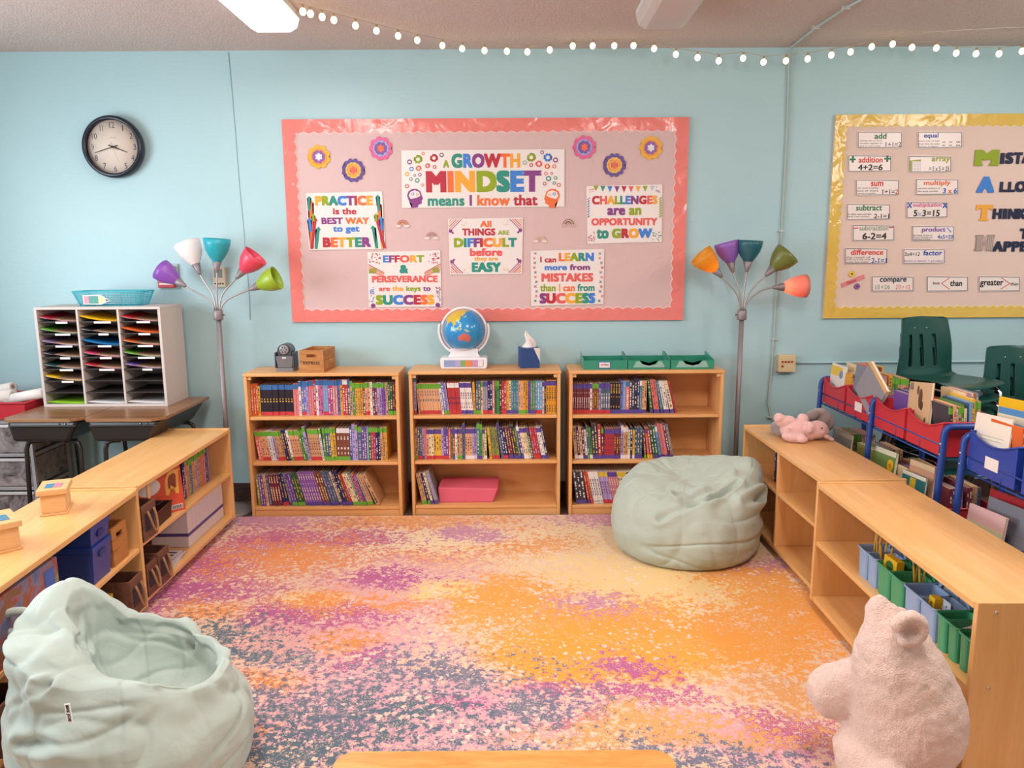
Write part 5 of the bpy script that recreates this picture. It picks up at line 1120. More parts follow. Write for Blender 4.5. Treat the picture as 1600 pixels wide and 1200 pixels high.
facebook('teal and yellow striped picture book in the fourth lower bin', RK, B4-.02, .006, LZ+.025, .20, .215, .010, (-6, -4), 0, '#2f7f8a', [('r', (.35, 0, .6, .9), '#e0c23c'), ('r', (0, .92, 1, 1), '#e5ddc8'), ('r', (.1, 0, .9, .22), '#d98a4c')])
facebook('peach picture book standing behind the teal striped one', RK, B4-.04, .05, LZ+.03, .21, .255, .010, (-5, -4), 0, '#d9a384', [('r', (0, .9, 1, 1), '#eac9a0'), ('e', (.5, .5, .25, .2), '#c98f8a'), ('e', (.3, .6, .12, .1), '#e6c2a8')])
bf(RK, B4, 'lower', 'fourth lower red bin', [(2, 12, 230, 'maroon', None, None, 12), (1, 11, 226, 'white', None, None, 14), (1, 11, 220, 'olive', None, None, 14), (1, 10, 220, 'grey', None, None, 14), (2, 12, 236, 'maroon'), (2, 12, 240, 'tan'), (1, 12, 236, 'slate')], y0=.075)
facebook('pale pink picture book facing out of the lower blue bin', RK2, .03, .008, LZ+.02, .23, .225, .010, (-8, -4), 0, '#dcb0ae', [('r', (0, 0, 1, .72), '#c9c3a0'), ('e', (.3, .35, .2, .2), '#a9b07a'), ('e', (.7, .4, .18, .2), '#cf9aa0')])
facebook('grey folder standing behind the pink picture book', RK2, .06, .07, LZ+.02, .25, .262, .006, (-6, -4), 0, '#8d8d98', [])
facebook('red folder standing at the back of the lower blue bin', RK2, .0, .12, LZ+.02, .25, .275, .005, (-4, -4), 0, '#c63a40', [])
bf(RK2, .348, 'lower', 'lower blue bin at frame edge', [(2, 10, 220, 'teal', None, None, 10), (3, 10, 222, 'dark green', None, None, 10), (2, 10, 226, 'lime', None, None, 10), (4, 12, 226, 'slate', None, None, 10)])

# ================================================================== caddies in the right foreground cabinet
gp, bp_ = flat('#3f9d72', .35, .5, name='green_caddy_plastic'), flat('#8fabd0', .35, .5, name='blue_grey_caddy_plastic')
def caddy(label, x, Wd, m, z=.3335, Dp=.24, Hh=.118):
    t = thing('supply_caddy', label, 'caddy', RN @ T(x, .035, z), 'plastic supply caddies on the middle shelf')
    gap = .006; w2 = (Wd-gap)/2; b = MB(); th = .003
    for k in range(2):
        a = k*(w2+gap)
        for y0, y1 in ((0, Dp*.46), (Dp*.54, Dp)):
            o_ = rrect(a+.004, a+w2-.004, y0+.004, y1-.004, .012, 3); p_ = rrect(a, a+w2, y0, y1, .014, 3)
            i_ = rrect(a+th, a+w2-th, y0+th, y1-th, .012, 3); j_ = rrect(a+.004+th, a+w2-.004-th, y0+.004+th, y1-.004-th, .010, 3)
            R_ = []
            for pts, zz in ((o_, 0), (p_, Hh), (i_, Hh), (j_, th)): R_.append([b.bm.verts.new((q[0], q[1], zz)) for q in pts])
            n = len(o_)
            for A, B_ in zip(R_, R_[1:]):
                for i in range(n): b.bm.faces.new((A[i], A[(i+1) % n], B_[(i+1) % n], B_[i]))
            b.bm.faces.new(R_[0][::-1]); b.bm.faces.new(R_[3])
    b.build('compartment', m, t)
    e = MB(); oo = rrect(-.004, Wd+.004, -.004, Dp+.004, .016, 3); e.tube([(q[0], q[1], Hh) for q in oo+[oo[0]]], .0035, 6); e.build('rim', m, t)
    e = MB(); n = 12
    pts = [((Wd/2-.005)*-math.cos(PI*k/n)+Wd/2, (Hh-.01)+.055*math.sin(PI*k/n)) for k in range(n+1)] + [((Wd/2-.018)*math.cos(PI*k/n)+Wd/2, (Hh-.012)+.040*math.sin(PI*k/n)) for k in range(n+1)]
    e.prism(pts, Dp*.48, Dp*.52).build('handle', m, t, .001)
    return t
cx_ = lambda y: 3.237-y
caddy('blue-grey caddy of pencils farthest along the right foreground shelf', cx_(2.872), .150, bp_)
caddy('green caddy with a yellow crayon box between the two blue-grey caddies', cx_(2.712), .195, gp)
caddy('blue-grey caddy holding a yellow glue packet, in the middle of the caddy row', cx_(2.508), .20, bp_)
caddy('green caddy holding red markers, next to the nearest caddy', cx_(2.298), .118, gp)
caddy('green caddy nearest the camera, against the end panel', cx_(2.172), .105, gp)
CZ = .3335+.0035
def pencil(i, x, y, ang, lab):
    t = thing('pencil', lab, 'pencil', RN @ T(x, y, CZ) @ RY(R(ang[0])) @ RX(R(ang[1])), 'pencils standing in the caddies')
    MB().lathe([(0, 0), (.0037, 0), (.0037, .165), (.001, .183), (0, .185)], 6, smooth=False).build('barrel', flat('#e0a93a', .4, name='pencil_yellow'), t)
    MB().lathe([(.0038, .150), (.0040, .151), (.0040, .163), (.0038, .164)], 8).build('ferrule', flat('#c9c2a8', .3, metal=.8), t)
    return t
for k in range(6): pencil(k, cx_(2.872)+.02+.017*k, .085+.01*(k % 3), ((-3, -4), (2, 3), (0, -6), (4, 2), (-2, 5), (3, -3))[k], 'yellow pencil in the farthest blue-grey caddy, %s from the far side' % ORD(k+1))
for k in range(4): pencil(k, cx_(2.712)+.115+.017*k, .12, ((4, 0), (-2, 6), (3, -4), (-5, 3))[k], 'yellow pencil in the green crayon-box caddy, %s from the far side' % ORD(k+1))
def packet(label, x, y, z, dims, col, col2, rz=0, rx=0):
    t = thing('crayon_box', label, 'box', RN @ T(x, y, z) @ RZ(R(rz)) @ RX(R(rx)), 'packets in the caddies')
    w_, d_, h_ = dims
    bx('carton', flat(col, .4, name='yellow_carton'), (0, w_, 0, d_, 0, h_), t, .001)
    MB().prism(ellipse(w_/2, h_/2, w_*.28, h_*.3, 16), -.001, 0).build('printed_oval', flat(col2, .4), t)
packet('yellow crayon box lying across the farthest green caddy compartment', cx_(2.712)+.002, .055, CZ+.085, (.085, .03, .06), '#e2b21e', '#3f6a34', 4, -4)
packet('small yellow and white packet in front of the crayon box', cx_(2.712)+.01, .045, CZ+.03, (.06, .022, .065), '#e0bc4a', '#dcdcd6', 0, -6)
packet('yellow capped packet in the middle blue-grey caddy', cx_(2.508)+.105, .06, CZ+.05, (.035, .03, .075), '#e6b81e', '#9a7f2c', 0, -5)
t = thing('supply_pouch', 'clear pouch of grey counters in the middle blue-grey caddy', 'pouch', RN @ T(cx_(2.508)+.145, .06, CZ+.02))
MB().grid(lambda u, v: (.045*u, .03+.014*math.sin(PI*u)*math.sin(PI*v)*(-1), .11*v), 10, 14).grid(lambda u, v: (.045*u, .031+.014*math.sin(PI*u)*math.sin(PI*v), .11*v), 10, 14).build('pouch_film', flat('#b3bcc8', .15, .6, name='pouch_plastic'), t)
b = MB()
for k in range(18): b.ball((.006+.033*((k*37 % 10)/10), .026, .012+.085*((k*53 % 18)/18)), .0055, 0, 1)
b.build('counters', flat('#7f7f8e', .5), t)
t = thing('supply_pouch', 'clear pouch of pale plastic blocks behind the green crayon-box caddy', 'pouch', RN @ T(cx_(2.64)+.09, .15, CZ+.01))
MB().grid(lambda u, v: (.10*u, .02-.014*math.sin(PI*u)*math.sin(PI*v), .15*v), 10, 14).grid(lambda u, v: (.10*u, .021+.014*math.sin(PI*u)*math.sin(PI*v), .15*v), 10, 14).build('pouch_film', flat('#9fb4b8', .15, .6, name='pouch_plastic'), t)
for k in range(4):
    t = thing('marker', 'red marker pen lying in the green caddy, %s from the far side' % ORD(k+1), 'marker', RN @ T(cx_(2.298)+.070+.010*k, .05, CZ+.075-.003*k) @ RX(R(-68+6*k)), 'red markers in the green caddy')
    MB().lathe([(0, 0), (.0045, 0), (.0045, .07), (0, .07)], 10).build('barrel', flat('#e2d8d2', .4), t); MB().lathe([(0, .0702), (.0052, .0702), (.0048, .105), (0, .107)], 10).build('cap', flat('#c02a2e', .35), t)
# books in the far right unit
fill(RF, 'upper compartment of far right unit', 'books in the far right unit', .37, .3705, [(2, 16, 190, 'navy'), (2, 14, 186, 'rose', None, rd), (3, 14, 190, 'purple', None, rd), (2, 14, 190, 'maroon', None, rd), (1, 14, 194, 'yellow')], .553, ds=.17, yoff=.06)

# ================================================================== green stacking chairs
gc_ = flat('#164840', .32, .5, name='dark_green_shell'); chrome = flat('#c9c9cc', .12, .5, metal=1.0, name='chrome_tube')
def chair_shell():
    W_ = .43
    prof = [(-.21, -.012), (-.205, .0), (-.15, .012), (0, .006), (.14, .0), (.185, .018), (.205, .06), (.22, .16), (.24, .28), (.262, .385), (.268, .40)]
    def ev(v):
        s = v*(len(prof)-1); i = min(int(s), len(prof)-2); f = s-i
        return prof[i][0]*(1-f)+prof[i+1][0]*f, prof[i][1]*(1-f)+prof[i+1][1]*f
    def fn(u, v):
        y, z = ev(v); s = 2*u-1
        w_ = W_/2*(1 - (.24*max(0, (v-.5)/.5)**1.2) if v > .5 else 1)
        k = 1.0
        if v < .1: k = 1-.10*(1-v/.1)**2
        if v > .93: k = 1-.14*((v-.93)/.07)**2
        bow = s*s
        if v > .5: return (s*w_*k, y-.045*bow*min(1, (v-.5)*4)-(.0), z)
        return (s*w_*k, y, z+.022*bow*(1-.3*v))
    def skip(u, v):
        return .62 < v < .80 and any(abs(u-c) < .035 for c in (.27, .5, .73))
    return MB().grid(fn, 44, 56, skip=skip).build('shell', gc_)
_shell = chair_shell(); _shell.modifiers.new('thick', 'SOLIDIFY').thickness = .006; sb_ = _shell.modifiers.new('sub', 'SUBSURF'); sb_.levels = 1; sb_.render_levels = 1
def make_chair(label, mat):
    t = thing('stacking_chair', label, 'chair', mat, 'dark green stacking chairs by the back wall')
    global _shell
    if _shell.parent is None: s = _shell
    else: s = _shell.copy(); COL.objects.link(s)
    s.parent = t; s.matrix_basis = T(0, 0, .44)
    for sx in (-1, 1):
        MB().tube([(sx*.215, -.235, 0), (sx*.205, -.215, .22), (sx*.195, -.20, .405), (sx*.19, -.17, .425), (sx*.185, 0, .428), (sx*.18, .14, .428), (sx*.185, .17, .405), (sx*.20, .22, .22), (sx*.215, .26, 0)], .011, 10).build('leg_frame', chrome, t)
        for y, z in ((-.235, 0), (.26, 0)): MB().lathe([(0, 0), (.015, 0), (.015, .012), (.012, .02), (0, .02)], 12, mat=T(sx*.215, y, 0)).build('foot_glide', flat('#3c3c3e', .5), t)
        MB().lathe([(0, 0), (.007, .0), (.005, .004), (0, .005)], 12, mat=T(sx*.045, .2445, .44+.325) @ RX(R(96))).build('rivet', chrome, t)
        MB().lathe([(0, 0), (.007, .0), (.005, .004), (0, .005)], 12, mat=T(sx*.045, .2555, .44+.325) @ RX(R(-84))).build('rivet', chrome, t)
    MB().tube([(-.19, .10, .424), (.19, .10, .424)], .009, 8).build('cross_bar', chrome, t)
    return t
def stack(n, x, y, ang, names, dz=.082, dy=-.012):
    for k in range(n):
        make_chair(names % (('bottom', 'second', 'third', 'fourth', 'fifth', 'sixth', 'seventh')[k] if k < n-1 else 'topmost'), T(x, y, 0) @ RZ(ang) @ T(0, 0, dz*k) @ S(.93, .93, .90))
stack(7, 2.475, 4.24, R(14), 'dark green plastic chair with chrome legs, %s of the tall left stack', .08)
stack(5, 2.87, 4.10, R(-6), 'dark green plastic chair, %s of the middle stack below the yellow board', .08)
stack(5, 2.93, 3.66, R(-14), 'dark green plastic chair, %s of the stack cut by the right frame edge', .086)

# ================================================================== left: desks, sorter, bin and drawers
blk = flat('#2b2422', .35, .5, name='black_book_box'); blkm = flat('#2a2627', .25, .5, name='black_leg_tube')
def desk(label, x0, x1, y0, y1):
    t = thing('student_desk', label, 'desk', T((x0+x1)/2, (y0+y1)/2, 0), 'student desks against the back wall')
    w_, d_ = (x1-x0)/2, (y1-y0)/2
    MB().plate([(-w_, -d_+.04), (-w_+.03, -d_), (w_-.06, -d_), (w_, -d_+.05), (w_, d_), (-w_, d_)], .702, .72).build('desktop', M['desk'], t, .003)
    MB().hexa([(-w_+.040, -d_+.03, .580), (w_-.096, -d_+.03, .580), (w_-.096, d_-.05, .580), (-w_+.040, d_-.05, .580)], [(-w_+.022, -d_+.015, .7015), (w_-.022, -d_+.015, .7015), (w_-.022, d_-.015, .7015), (-w_+.022, d_-.015, .7015)]).build('book_box', blk, t, .02)
    MB().box(-w_+.035, w_-.035, -d_+.010, -d_+.022, .672, .680).build('box_ridge', blk, t, .002)
    for k in (0, 1): MB().lathe([(0, 0), (.0045, 0), (.003, .003), (0, .004)], 10, mat=T(w_-.13+.035*k, -d_+.014, .688) @ RX(R(90))).build('rivet', chrome, t)
    for sx in (-1, 1):
        for sy in (-1, 1):
            x = sx*(w_-.07); y = sy*(d_-.10)
            MB().tube([(x*.45, y, .572), (x*.75, y, .570), (x*.93, y, .556), (x*1.0, y+sy*.004, .52), (x*1.04, y+sy*.03, 0.012)], .0125, 10).build('leg', blkm, t)
            MB().lathe([(0, 0), (.017, 0), (.016, .02), (0, .022)], 12, mat=T(x*1.04, y+sy*.03, 0)).build('foot', flat('#8d8a86', .3, metal=.6), t)
    return t
desk('walnut-topped student desk with a black book box, left of the pair', -2.862, -2.412, 4.125, 4.80)
desk('walnut-topped student desk with a black book box, nearer the floor lamp', -2.408, -1.955, 4.125, 4.80)

# literature sorter
cb = flat('#cbbfb9', .5, .4, name='putty_sorter_board'); ds_ = flat('#352e2b', .5, name='dark_sorter_shelf'); sh_ = flat('#d5cfcb', .5)
SX0, SX1, SY, SZ, SH_ = -2.825, -2.078, 4.475, .7205, .60
so = T(SX0, SY, SZ)
t = thing('literature_sorter', 'putty-coloured paper sorter with 24 slots standing on the two student desks', 'paper sorter', so)
Wd, Dp = SX1-SX0, .30; th = .016
bx('side_panel', cb, (0, th, 0, Dp, 0, SH_-th), t, .001); bx('side_panel', cb, (Wd-th, Wd, 0, Dp, 0, SH_-th), t, .001)
bx('top_panel', cb, (0, Wd, 0, Dp, SH_-th+.0002, SH_), t, .001); bx('bottom_panel', cb, (th, Wd-th, 0, Dp, 0, .016), t, .001); bx('back_panel', cb, (th, Wd-th, Dp-.006, Dp, .016, SH_-th), t, 0)
cw = (Wd-2*th-2*.012)/3
for k in (1, 2): bx('divider', cb, (th+cw*k+.012*(k-1), th+cw*k+.012*k, .001, Dp-.0065, .016, SH_-th), t, .001)
rows = 8; rh = (SH_-.032)/rows
colx = [th+(cw+.012)*k for k in range(3)]
for c_ in range(3):
    for r_ in range(1, rows): bx('slot_shelf', ds_, (colx[c_]+.0003, colx[c_]+cw-.0003, .004, Dp-.0065, .016+rh*r_-.004, .016+rh*r_+.001), t, 0)
FC = {'red': '#b52a44', 'yellow': '#e2b21c', 'scarlet': '#c93440', 'green': '#5f9c30', 'dark': '#2c2430', 'orange': '#de642c', 'lilac': '#8a6a94', 'blue': '#1f73ae', 'pink': '#d0426a', 'purple': '#7a5aa0', 'lime': '#8fc02c', 'white': '#dcd6d6', 'teal': '#244c48', 'crimson': '#c0303c'}
grid_ = [['red', 'yellow', 'scarlet'], ['green', 'dark', 'orange'], ['lilac', 'blue', 'orange'], ['dark', 'pink', 'green'], ['teal', 'crimson', 'purple'], ['yellow', None, None], [None, None, None], ['lime', 'white', 'white']]
ordn = ('first', 'second', 'third', 'fourth', 'fifth', 'sixth', 'seventh', 'bottom')
manila = flat('#a0785c', .7, name='kraft_sheets')
for r_ in range(8):
    for c_ in range(3):
        f = grid_[r_][c_]; z0 = .016+rh*(7-r_)+.0014
        if r_ < 5 or (r_ == 5 and c_ == 0): lw = (.07, .10, .08, .09, .06)[(r_*3+c_) % 5]; MB().box(colx[c_]+cw*.62-lw/2, colx[c_]+cw*.62+lw/2, -.002, .0, z0-.012, z0-.0002).build('slot_label', paper, t)
        if not f: continue
        g = thing('paper_folder', '%s paper folder in the %s row of the sorter, %s column' % (f, ordn[r_], ('left', 'middle', 'right')[c_]), 'folder', so @ T(colx[c_], .006, z0), 'folders in the paper sorter')
        rise = .032 if f not in ('white', 'lime') else .010
        solid = f in ('yellow', 'blue', 'orange', 'lime', 'white') and not (r_ == 5 or (r_ == 2 and c_ == 2))
        def sheet(dz, w0, w1, y0, k):
            def fn(u, v): x = w0+(w1-w0)*u; return (x, y0+.25*v, dz+k*(1-u)**2.2+(.012*v*(1-u) if k > .012 else .001*v))
            return fn
        m_ = flat(FC[f], .55, .3, name='folder_'+f)
        MB().grid(sheet(.0012, .004, cw-.004, 0, rise), 14, 6).build('folder_sheet', m_, g).modifiers.new('thick', 'SOLIDIFY').thickness = .0012
        if solid: MB().grid(sheet(.0045, .006, cw-.005, .004, rise*.96), 14, 6).build('top_sheet', m_, g).modifiers.new('thick', 'SOLIDIFY').thickness = .001
        else:
            MB().grid(sheet(.0032, .006, cw-.005, .003, rise*.75), 14, 6).build('white_sheets', flat('#d8cccc', .6), g).modifiers.new('thick', 'SOLIDIFY').thickness = .001
            MB().grid(sheet(.0052, .008, cw-.006, .006, rise*.72), 14, 6).build('inner_sheet', manila, g).modifiers.new('thick', 'SOLIDIFY').thickness = .0008
# turquoise wire basket with a pencil shaped card
tq = flat('#3fb6c8', .4, .4, name='turquoise_plastic')
q0 = atY(108, 452, 4.55); q1 = atY(222, 452, 4.55)
t = thing('letter_basket', 'turquoise openwork basket with a pencil-shaped card, on top of the paper sorter', 'basket', T((q0.x+q1.x)/2, 4.64, SZ+SH_+.0005))
bw, bd, bh = .215, .11, .085
def bc(u, k): # around the rim
    a = 2*PI*u; c, s = math.cos(a), math.sin(a); e_ = .35
    return (math.copysign(abs(c)**e_, c)*(bw-.03+.03*k), math.copysign(abs(s)**e_, s)*(bd-.03+.03*k), bh*k)
b = MB()
for k in range(9): b.tube([bc(i/64, k/8) for i in range(65)], .0016 if k < 8 else .004, 5)
for i in range(64): b.tube([bc(i/64, k/4) for k in range(5)], .0013, 4)
for i in range(14): x = -.17+.34*i/13; b.tube([(x, -.075, .001), (x, .075, .001)], .0015, 4)
b.build('wire_basket', tq, t)
MB().prism([(-.125, .012), (-.02, .010), (.035, .035), (-.02, .068), (-.125, .066)], -.119, -.117).build('card_edge', paper, t)
for c_, p_ in (('#d98a9a', [(-.12, .016), (-.09, .016), (-.09, .062), (-.12, .062)]), ('#3f8f84', [(-.088, .016), (-.035, .016), (-.035, .062), (-.088, .062)]), ('#e6c89a', [(-.033, .016), (-.02, .016), (.012, .036), (-.02, .062), (-.033, .062)]), ('#2a2428', [(.012, .030), (.030, .036), (.012, .044)])): MB().prism(p_, -.1205, -.119).build('pencil_print', flat(c_, .4), t)

# clear drawer tower, red bin and paper rolls
gr_ = flat('#a6a0a2', .4, name='grey_drawer_frame')
cl = NT('smoky_clear_plastic'); v = cl.coord(); n = cl.noise(v, 11, 4, .7, .8); cl.fin(cl.ramp(n, [(.35, '#57494a'), (.5, '#8c8284'), (.65, '#a79a98')]), .2, .5)
t = thing('drawer_tower', 'grey plastic tower of three smoky clear drawers left of the desks', 'drawer unit', T(-3.22, 4.44, 0))
Wd, Dp = .32, .38
for x in (0, Wd-.02):
    for y in (0, Dp-.02): bx('post', gr_, (x, x+.02, y, y+.02, 0, .645), t, .002)
for z in (.0, .21, .42, .625):
    bx('shelf_frame', gr_, (.0205, Wd-.0205, .0005, .02, z, z+.02), t, .002); bx('shelf_frame', gr_, (Wd-.0195, Wd-.0005, .0205, Dp-.0205, z, z+.02), t, .002); bx('shelf_frame', gr_, (.0005, .0195, .0205, Dp-.0205, z, z+.02), t, .002)
bx('top', gr_, (0, Wd, 0, Dp, .6455, .655), t, .003)
for z in (.022, .232, .442):
    o = MB().box(.022, Wd-.022, .004, Dp-.01, z, z+.175).build('drawer', cl.m, t, .008)
    MB().box(.022, Wd-.022, -.006, .010, z+.16, z+.178).build('drawer_lip', flat('#cfc8ca', .3), o, .003)
t2 = thing('plastic_bin', 'shallow red plastic bin of paper rolls on top of the drawer tower', 'bin', T(-3.47, 4.42, .656))
open_box('bin_wall', redp, .56, .38, .10, .004, .012, t2)
MB().tube([(-.012, -.012, .10), (.572, -.012, .10), (.572, .392, .10), (-.012, .392, .10), (-.012, -.012, .10)], .007, 8).build('rim', redp, t2)
rl = flat('#e9e2dd', .7, .2, name='white_paper_roll')
for k, (x0, x1, y, r_, dz, lab) in enumerate(((-3.10, -2.84, 4.56, .032, .05, 'white paper roll leaning up against the sorter, out of the red bin'), (-3.44, -3.06, 4.60, .042, .02, 'thick white paper roll lying in the red bin at the left frame edge'), (-3.42, -3.12, 4.70, .034, .06, 'thin white paper roll at the back of the red bin'))):
    d_ = Vector((x1-x0, -.04, dz)); L = d_.length
    mm = T(x0, y, .656+.085+r_*.3) @ d_.to_track_quat('Z', 'Y').to_matrix().to_4x4()
    t = thing('paper_roll', lab, 'paper roll', mm, 'paper rolls in the red bin')
    MB().lathe([(r_*.45, 0), (r_, 0), (r_, L), (r_*.45, L), (r_*.45, 0)], 28).build('roll', rl, t)
    MB().lathe([(r_*.30, .001), (r_*.44, .001), (r_*.44, L-.001), (r_*.30, L-.001), (r_*.30, .001)], 20).build('core', flat('#b9a58c', .7), t)

# ================================================================== floor lamps
lm = flat('#8d8487', .45, .4, metal=.35, name='brushed_lamp_metal')
def shade_mat(c, glow=0):
    t = NT('lamp_shade_'+c.strip('#')); t.fin(c, .35, .5, Subsurface_Weight=.3 if not glow else .0)
    t.b.inputs['Subsurface Radius'].default_value = (.02, .02, .02)
    if glow:
        tr = t.n('ShaderNodeBsdfTranslucent'); t.set(tr, 0, lin(c)); mx = t.n('ShaderNodeMixShader'); mx.inputs[0].default_value = .5
        t.t.links.new(t.b.outputs[0], mx.inputs[1]); t.t.links.new(tr.outputs[0], mx.inputs[2]); t.t.links.new(mx.outputs[0], t.t.nodes['Material Output'].inputs[0])
    return t.m
def floor_lamp(label, hub, Y, arms, fx):
    h = atY(*hub, Y); X = h.x
    t = thing('floor_lamp', label, 'floor lamp', T(X, Y, 0), 'five-arm floor lamps')
    inv = T(-X, -Y, 0)
    MB().lathe([(0, .0), (.13, .0), (.135, .008), (.125, .022), (.08, .045), (.035, .058), (.02, .065), (0, .066)], 40).build('base', lm, t)
    MB().lathe([(0, .06), (.015, .06), (.015, h.z-.02), (0, h.z-.02)], 18).build('pole', lm, t)
    MB().lathe([(0, -.03), (.027, -.03), (.029, -.026), (.029, .024), (.026, .028), (0, .028)], 24, mat=T(0, 0, h.z)).build('junction', lm, t)
    sx = 1 if X < 0 else -1
    MB().lathe([(0, 0), (.004, 0), (.004, .018), (.006, .018), (.006, .024), (0, .025)], 12, mat=T(sx*.024, -.004, h.z) @ RY(R(90*sx))).build('switch', chrome, t)
    for (bu, bv), (ou, ov), rad, dy, col, glow in arms:
        b0 = atY(bu, bv, Y+dy*.6); o0 = atY(ou, ov, Y+dy)
        ax = (o0-b0); L = ax.length; q = ax.to_track_quat('Z', 'Y').to_matrix().to_4x4()
        start = Vector((X+(bu-hub[0])*.0004, Y, h.z+.024))
        # gooseneck: leaves the junction upward, then bends into the shade axis
        P1 = start+Vector((0, 0, (b0.z-start.z)*.55)); P2 = b0-ax.normalized()*max(.05, (b0-start).length*.35)
        pth = [start*(1-s)**3+P1*3*s*(1-s)**2+P2*3*s*s*(1-s)+b0*s**3 for s in [k/14 for k in range(15)]]
        g = MB().tube(pth, .0054, 8, mat=inv).build('arm', flat('#aaa3a2', .35, .5, metal=.5, name='silver_gooseneck'), t)
        mm = inv @ T(*b0) @ q
        cup = L*.30
        MB().lathe([(0, -.008), (.007, -.008), (.011, 0), (.027, cup), (.024, cup+.002), (0, cup)], 24, mat=mm).build('shade_cup', lm, g)
        rad *= 1.10; prof = [(.022, cup-.006), (.031, cup+.008), (rad*.62, cup+(L-cup)*.25), (rad*.84, cup+(L-cup)*.5), (rad*.96, cup+(L-cup)*.78), (rad, L)]
        prof2 = [(r-.002, z) for r, z in prof[::-1]]
        MB().lathe(prof+prof2, 36, mat=mm).build('lamp_shade', shade_mat(col, glow), g)
        bm_ = NT('bulb_glass'); 
        if glow: bm_.fin('#ffe9c4', .3, .5, Emission_Color=lin('#ffe2b0'), Emission_Strength=glow)
        else: bm_.fin('#e9e4da', .2, .5)
        MB().ball((0, 0, cup+.035), (.019, .019, .028), 0, 2, mat=mm).build('bulb', bm_.m, g)
    # mains cable
    MB().tube([(.10*sx*0+.10, -.03, .012), (.17, .0, .02), (.22, .09, .06), (.23, .18, .14)], .003, 6).build('cable', flat('#1d1a1c', .4), t)
floor_lamp('five-arm floor lamp with purple, white, turquoise, red and lime shades, at left', (341, 492), 4.62,
    [((289, 447), (251, 421), .062, .02, '#8a4fb0', 0), ((312, 427), (292, 380), .072, .05, '#ece4e4', 0), ((339, 424), (339, 373), .072, -.02, '#27a5b4', 0), ((370, 434), (400, 399), .070, .0, '#dd4560', 0), ((391, 452), (433, 434), .066, -.02, '#94ae2a', 0)], 0)
floor_lamp('five-arm floor lamp with yellow, purple, dark teal, olive and coral shades, at right', (1159, 492), 4.62,
    [((1127, 432), (1095, 398), .068, -.02, '#f0b23a', 9), ((1145, 424), (1135, 379), .070, .04, '#8c5fb4', 0), ((1167, 423), (1172, 376), .070, .0, '#23606e', 0), ((1197, 430), (1231, 396), .072, -.02, '#6f7434', 0), ((1209, 449), (1259, 447), .064, .02, '#f2a494', 22)], 0)
tag(origin_to_base(MB().tube([(-1.99, 4.72, .012), (-1.80, 4.80, .10), (-1.70, 4.79, .115), (-1.58, 4.80, .08)], .004, 6).tube([(-1.99, 4.70, .01), (-1.8, 4.74, .03), (-1.68, 4.76, .085), (-1.58, 4.80, .05)], .004, 6).build('power_cord', flat('#1b191c', .4))), 'black power cords looping behind the left bookcase above the floor lamp base', 'cord')

# ================================================================== beanbags
def nz(p, s, seed=0): return noise.noise(Vector((p[0]*s+seed, p[1]*s-seed*.7, p[2]*s+seed*.3)))
def ridge(p, s, seed=0): return 1-abs(nz(p, s, seed))*2
def sstep(a, b, x): t = max(0, min(1, (x-a)/(b-a))); return t*t*(3-2*t)
def interp(tab, x):
    for (x0, y0), (x1, y1) in zip(tab, tab[1:]):
        if x <= x1: f = (x-x0)/(x1-x0); f = f*f*(3-2*f); return y0+(y1-y0)*f
    return tab[-1][1]
def seg_dist(p, a, b):
    ab = b-a; t = max(0, min(1, (p-a).dot(ab)/ab.length_squared)); return (p-a-ab*t).length, t
def finish(b, name, mat_, t, seams, sm):
    o = b.build(name, mat_, t)
    s = o.modifiers.new('smooth', 'SMOOTH'); s.factor = .5; s.iterations = 2
    return o

# left beanbag: bucket shape with a hollow seat and a tall rear peak
def cyc(tab, a):       # smooth periodic table of (degrees, value)
    d = math.degrees(a) % 360; n = len(tab)
    for i in range(n):
        a0, v0 = tab[i]; a1, v1 = tab[(i+1) % n]; a1 += 360 if i == n-1 else 0
        dd = d if d >= tab[0][0] else d+360
        if a0 <= dd <= a1:
            f = (dd-a0)/(a1-a0); vm = tab[i-1][1]; vp = tab[(i+2) % n][1]
            return .5*(2*v0+(v1-vm)*f+(2*vm-5*v0+4*v1-vp)*f*f+(-vm+3*v0-3*v1+vp)*f**3)
    return tab[0][1]
def cat(tab, x):       # Catmull-Rom through (x, value)
    n = len(tab)
    for i in range(n-1):
        x0, v0 = tab[i]; x1, v1 = tab[i+1]
        if x <= x1 or i == n-2:
            f = min(1, max(0, (x-x0)/(x1-x0))); vm = tab[max(0, i-1)][1]; vp = tab[min(n-1, i+2)][1]
            return .5*(2*v0+(v1-vm)*f+(2*vm-5*v0+4*v1-vp)*f*f+(-vm+3*v0-3*v1+vp)*f**3)
def crease(p, a, k, seed):      # thin valleys that run along the level lines of a stretched noise
    n_ = noise.noise(Vector((a[0]*p.x+seed, a[1]*p.y-seed, a[2]*p.z+seed*.5)))
    return -max(0, 1-abs(n_)*k)**2
def foldset(C0, folds): return [([Vector(atY(*q))-C0 for q in f], w_, d_) for f, w_, d_ in folds]
def foldoff(p, FD, gain=1.7):
    off = 0
    for pts, w_, d_ in FD:
        dm = min(seg_dist(p, A, B_)[0] for A, B_ in zip(pts, pts[1:]))
        if dm < w_*5: off += -d_*math.exp(-(dm/w_)**2)+d_*.5*math.exp(-((dm-w_*2.1)/(w_*1.2))**2)
    return off*gain
